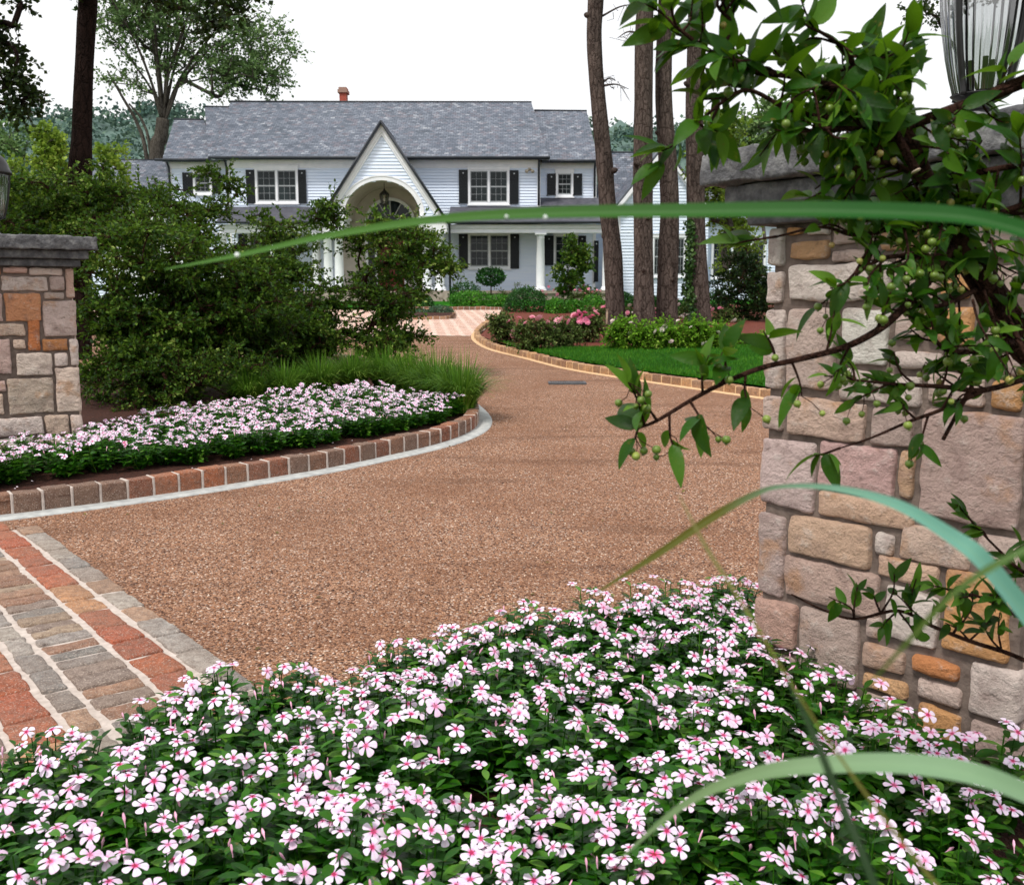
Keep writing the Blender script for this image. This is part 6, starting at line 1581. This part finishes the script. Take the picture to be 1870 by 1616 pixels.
# ------------------------------------------------------------------ arching blades of a tall grass close to the lens
def m_blade():
    t = NT('tall_grass_blade'); s = t.n('ShaderNodeSeparateXYZ'); t.l(t.attr('pat', 'Vector'), s.inputs[0]); a = t.attr('Col')
    v = t.mapping(t.attr('pat', 'Vector'), (3, 40, 1)); st = t.noise(v, 3, 4)
    c = t.mix(t.ramp(st, [(.45, (0., 0., 0.)), (.85, (.3, .3, .3))]), a, (70, 120, 60))
    c = t.mix(t.ramp(t.math('ABSOLUTE', s.outputs[1]), [(.03, (.12, .12, .12)), (.12, (0., 0., 0.))]), c, (130, 164, 120))
    return t.bsdf(c, .6, None, .2, 0, c, .15)
M['blade'] = m_blade()
root = empty('ornamental_grass', (.62, .62, 0), 'tall ornamental grass whose blurred blades arch in from the right edge', 'grass')
def blade(pp, wpx, c0, c1, foot, Yw=None):
    "pp: (px, py, depth) from the right edge to the tip; the rest of the blade curves down to its foot in the ground"
    Q = smooth_path([At(*q) for q in pp], 8); d = unit(Q[0] - Q[1]); f = np.array(foot, float); hgt = Q[0][2]
    c1_ = Q[0] + d * .30; c2_ = f + np.array([0, 0, hgt * .75]); tt = np.linspace(0, 1, 30)[:-1, None]
    lead_ = (1 - tt) ** 3 * f + 3 * (1 - tt) ** 2 * tt * c2_ + 3 * (1 - tt) * tt ** 2 * c1_ + tt ** 3 * Q[0]
    C = np.vstack([lead_, Q]); n = len(C)
    wq = np.interp(np.linspace(0, len(pp) - 1, len(Q)), range(len(pp)), [wd / 2 / FPX * q[2] for wd, q in zip(wpx, pp)])
    wid = np.concatenate([np.linspace(.006, wq[0], len(lead_)), wq])
    T = unit(np.gradient(C, axis=0)); view = unit(CAM - C); S = unit(np.cross(T, view * .75 + np.array([0, 0, .65]))); Nn = np.cross(S, T); V = []; P = []; K = []
    for i in range(n):
        for s in (-1, -.5, 0, .5, 1):
            V.append(C[i] + S[i] * wid[i] * s - Nn[i] * wid[i] * .35 * (1 - abs(s))); P.append((i / n * 4, s * .5, 0)); t = min(1, max(0, (i / n - .5) / .32)); K.append([a * (1 - t) + b * t for a, b in zip(lin(c0), lin(c1))])
    F = [(i * 5 + j, i * 5 + j + 1, (i + 1) * 5 + j + 1, (i + 1) * 5 + j) for i in range(n - 1) for j in range(4)]
    mb = MB(); mb.add(V, F, 0, np.array(K), np.array(P), True); return mb.build('blade', M['blade'], root)
blade([(1900, 428, .66), (1800, 400, .67), (1700, 388, .68), (1500, 382, .70), (1250, 384, .74), (1000, 388, .78), (800, 400, .82), (600, 430, .86), (430, 467, .9), (300, 492, .93)], [40, 38, 40, 38, 34, 28, 22, 17, 13, 3], (14, 74, 8), (60, 100, 26), (.80, .60, 0))
blade([(1900, 1150, .70), (1800, 1028, .70), (1740, 980, .71), (1640, 922, .72), (1530, 892, .74), (1430, 888, .77), (1375, 904, .79), (1300, 945, .81), (1200, 1012, .83), (1080, 1088, .86)], [46, 40, 34, 24, 15, 10, 16, 20, 16, 3], (104, 156, 140), (84, 80, 18), (.74, .64, 0))
blade([(1900, 1458, .60), (1800, 1418, .60), (1700, 1398, .61), (1600, 1392, .62), (1500, 1396, .63), (1400, 1408, .64), (1300, 1440, .66), (1220, 1490, .68), (1130, 1570, .7)], [50, 48, 46, 42, 38, 32, 24, 14, 3], (120, 150, 116), (110, 134, 92), (.72, .58, 0))
blade([(1630, 1700, .42), (1575, 1560, .44), (1530, 1450, .46), (1485, 1340, .48), (1435, 1235, .52)], [22, 20, 18, 14, 3], (14, 40, 6), (18, 38, 8), (.60, .60, 0))
blade([(1900, 990, .44), (1820, 1030, .45), (1740, 1085, .46), (1650, 1180, .47), (1570, 1270, .49)], [16, 16, 14, 10, 2], (84, 112, 60), (70, 86, 26), (.74, .62, 0))
blade([(1440, 1240, .52), (1385, 1150, .53), (1330, 1062, .55), (1290, 1000, .57), (1240, 905, .60)], [5, 6, 7, 8, 2], (108, 104, 44), (104, 96, 50), (.58, .60, 0))
# dew on the longest blade
M['dew'] = (lambda t: t.bsdf((235, 240, 240), .02, None, 1.0))(NT('dew_drop'))  # near-white base colour carries the bright glint of the drops
for px, py, Y, rr in ((433, 466, .885, .0024), (996, 397, .775, .0017), (925, 396, .79, .0014)):
    mb = MB(); c = At(px, py, Y); mb.lathe(c, [(.0, -rr), (rr * .7, -rr * .7), (rr, 0), (rr * .7, rr * .7), (.0, rr)], 12); mb.build('dew_drop', M['dew'], root)
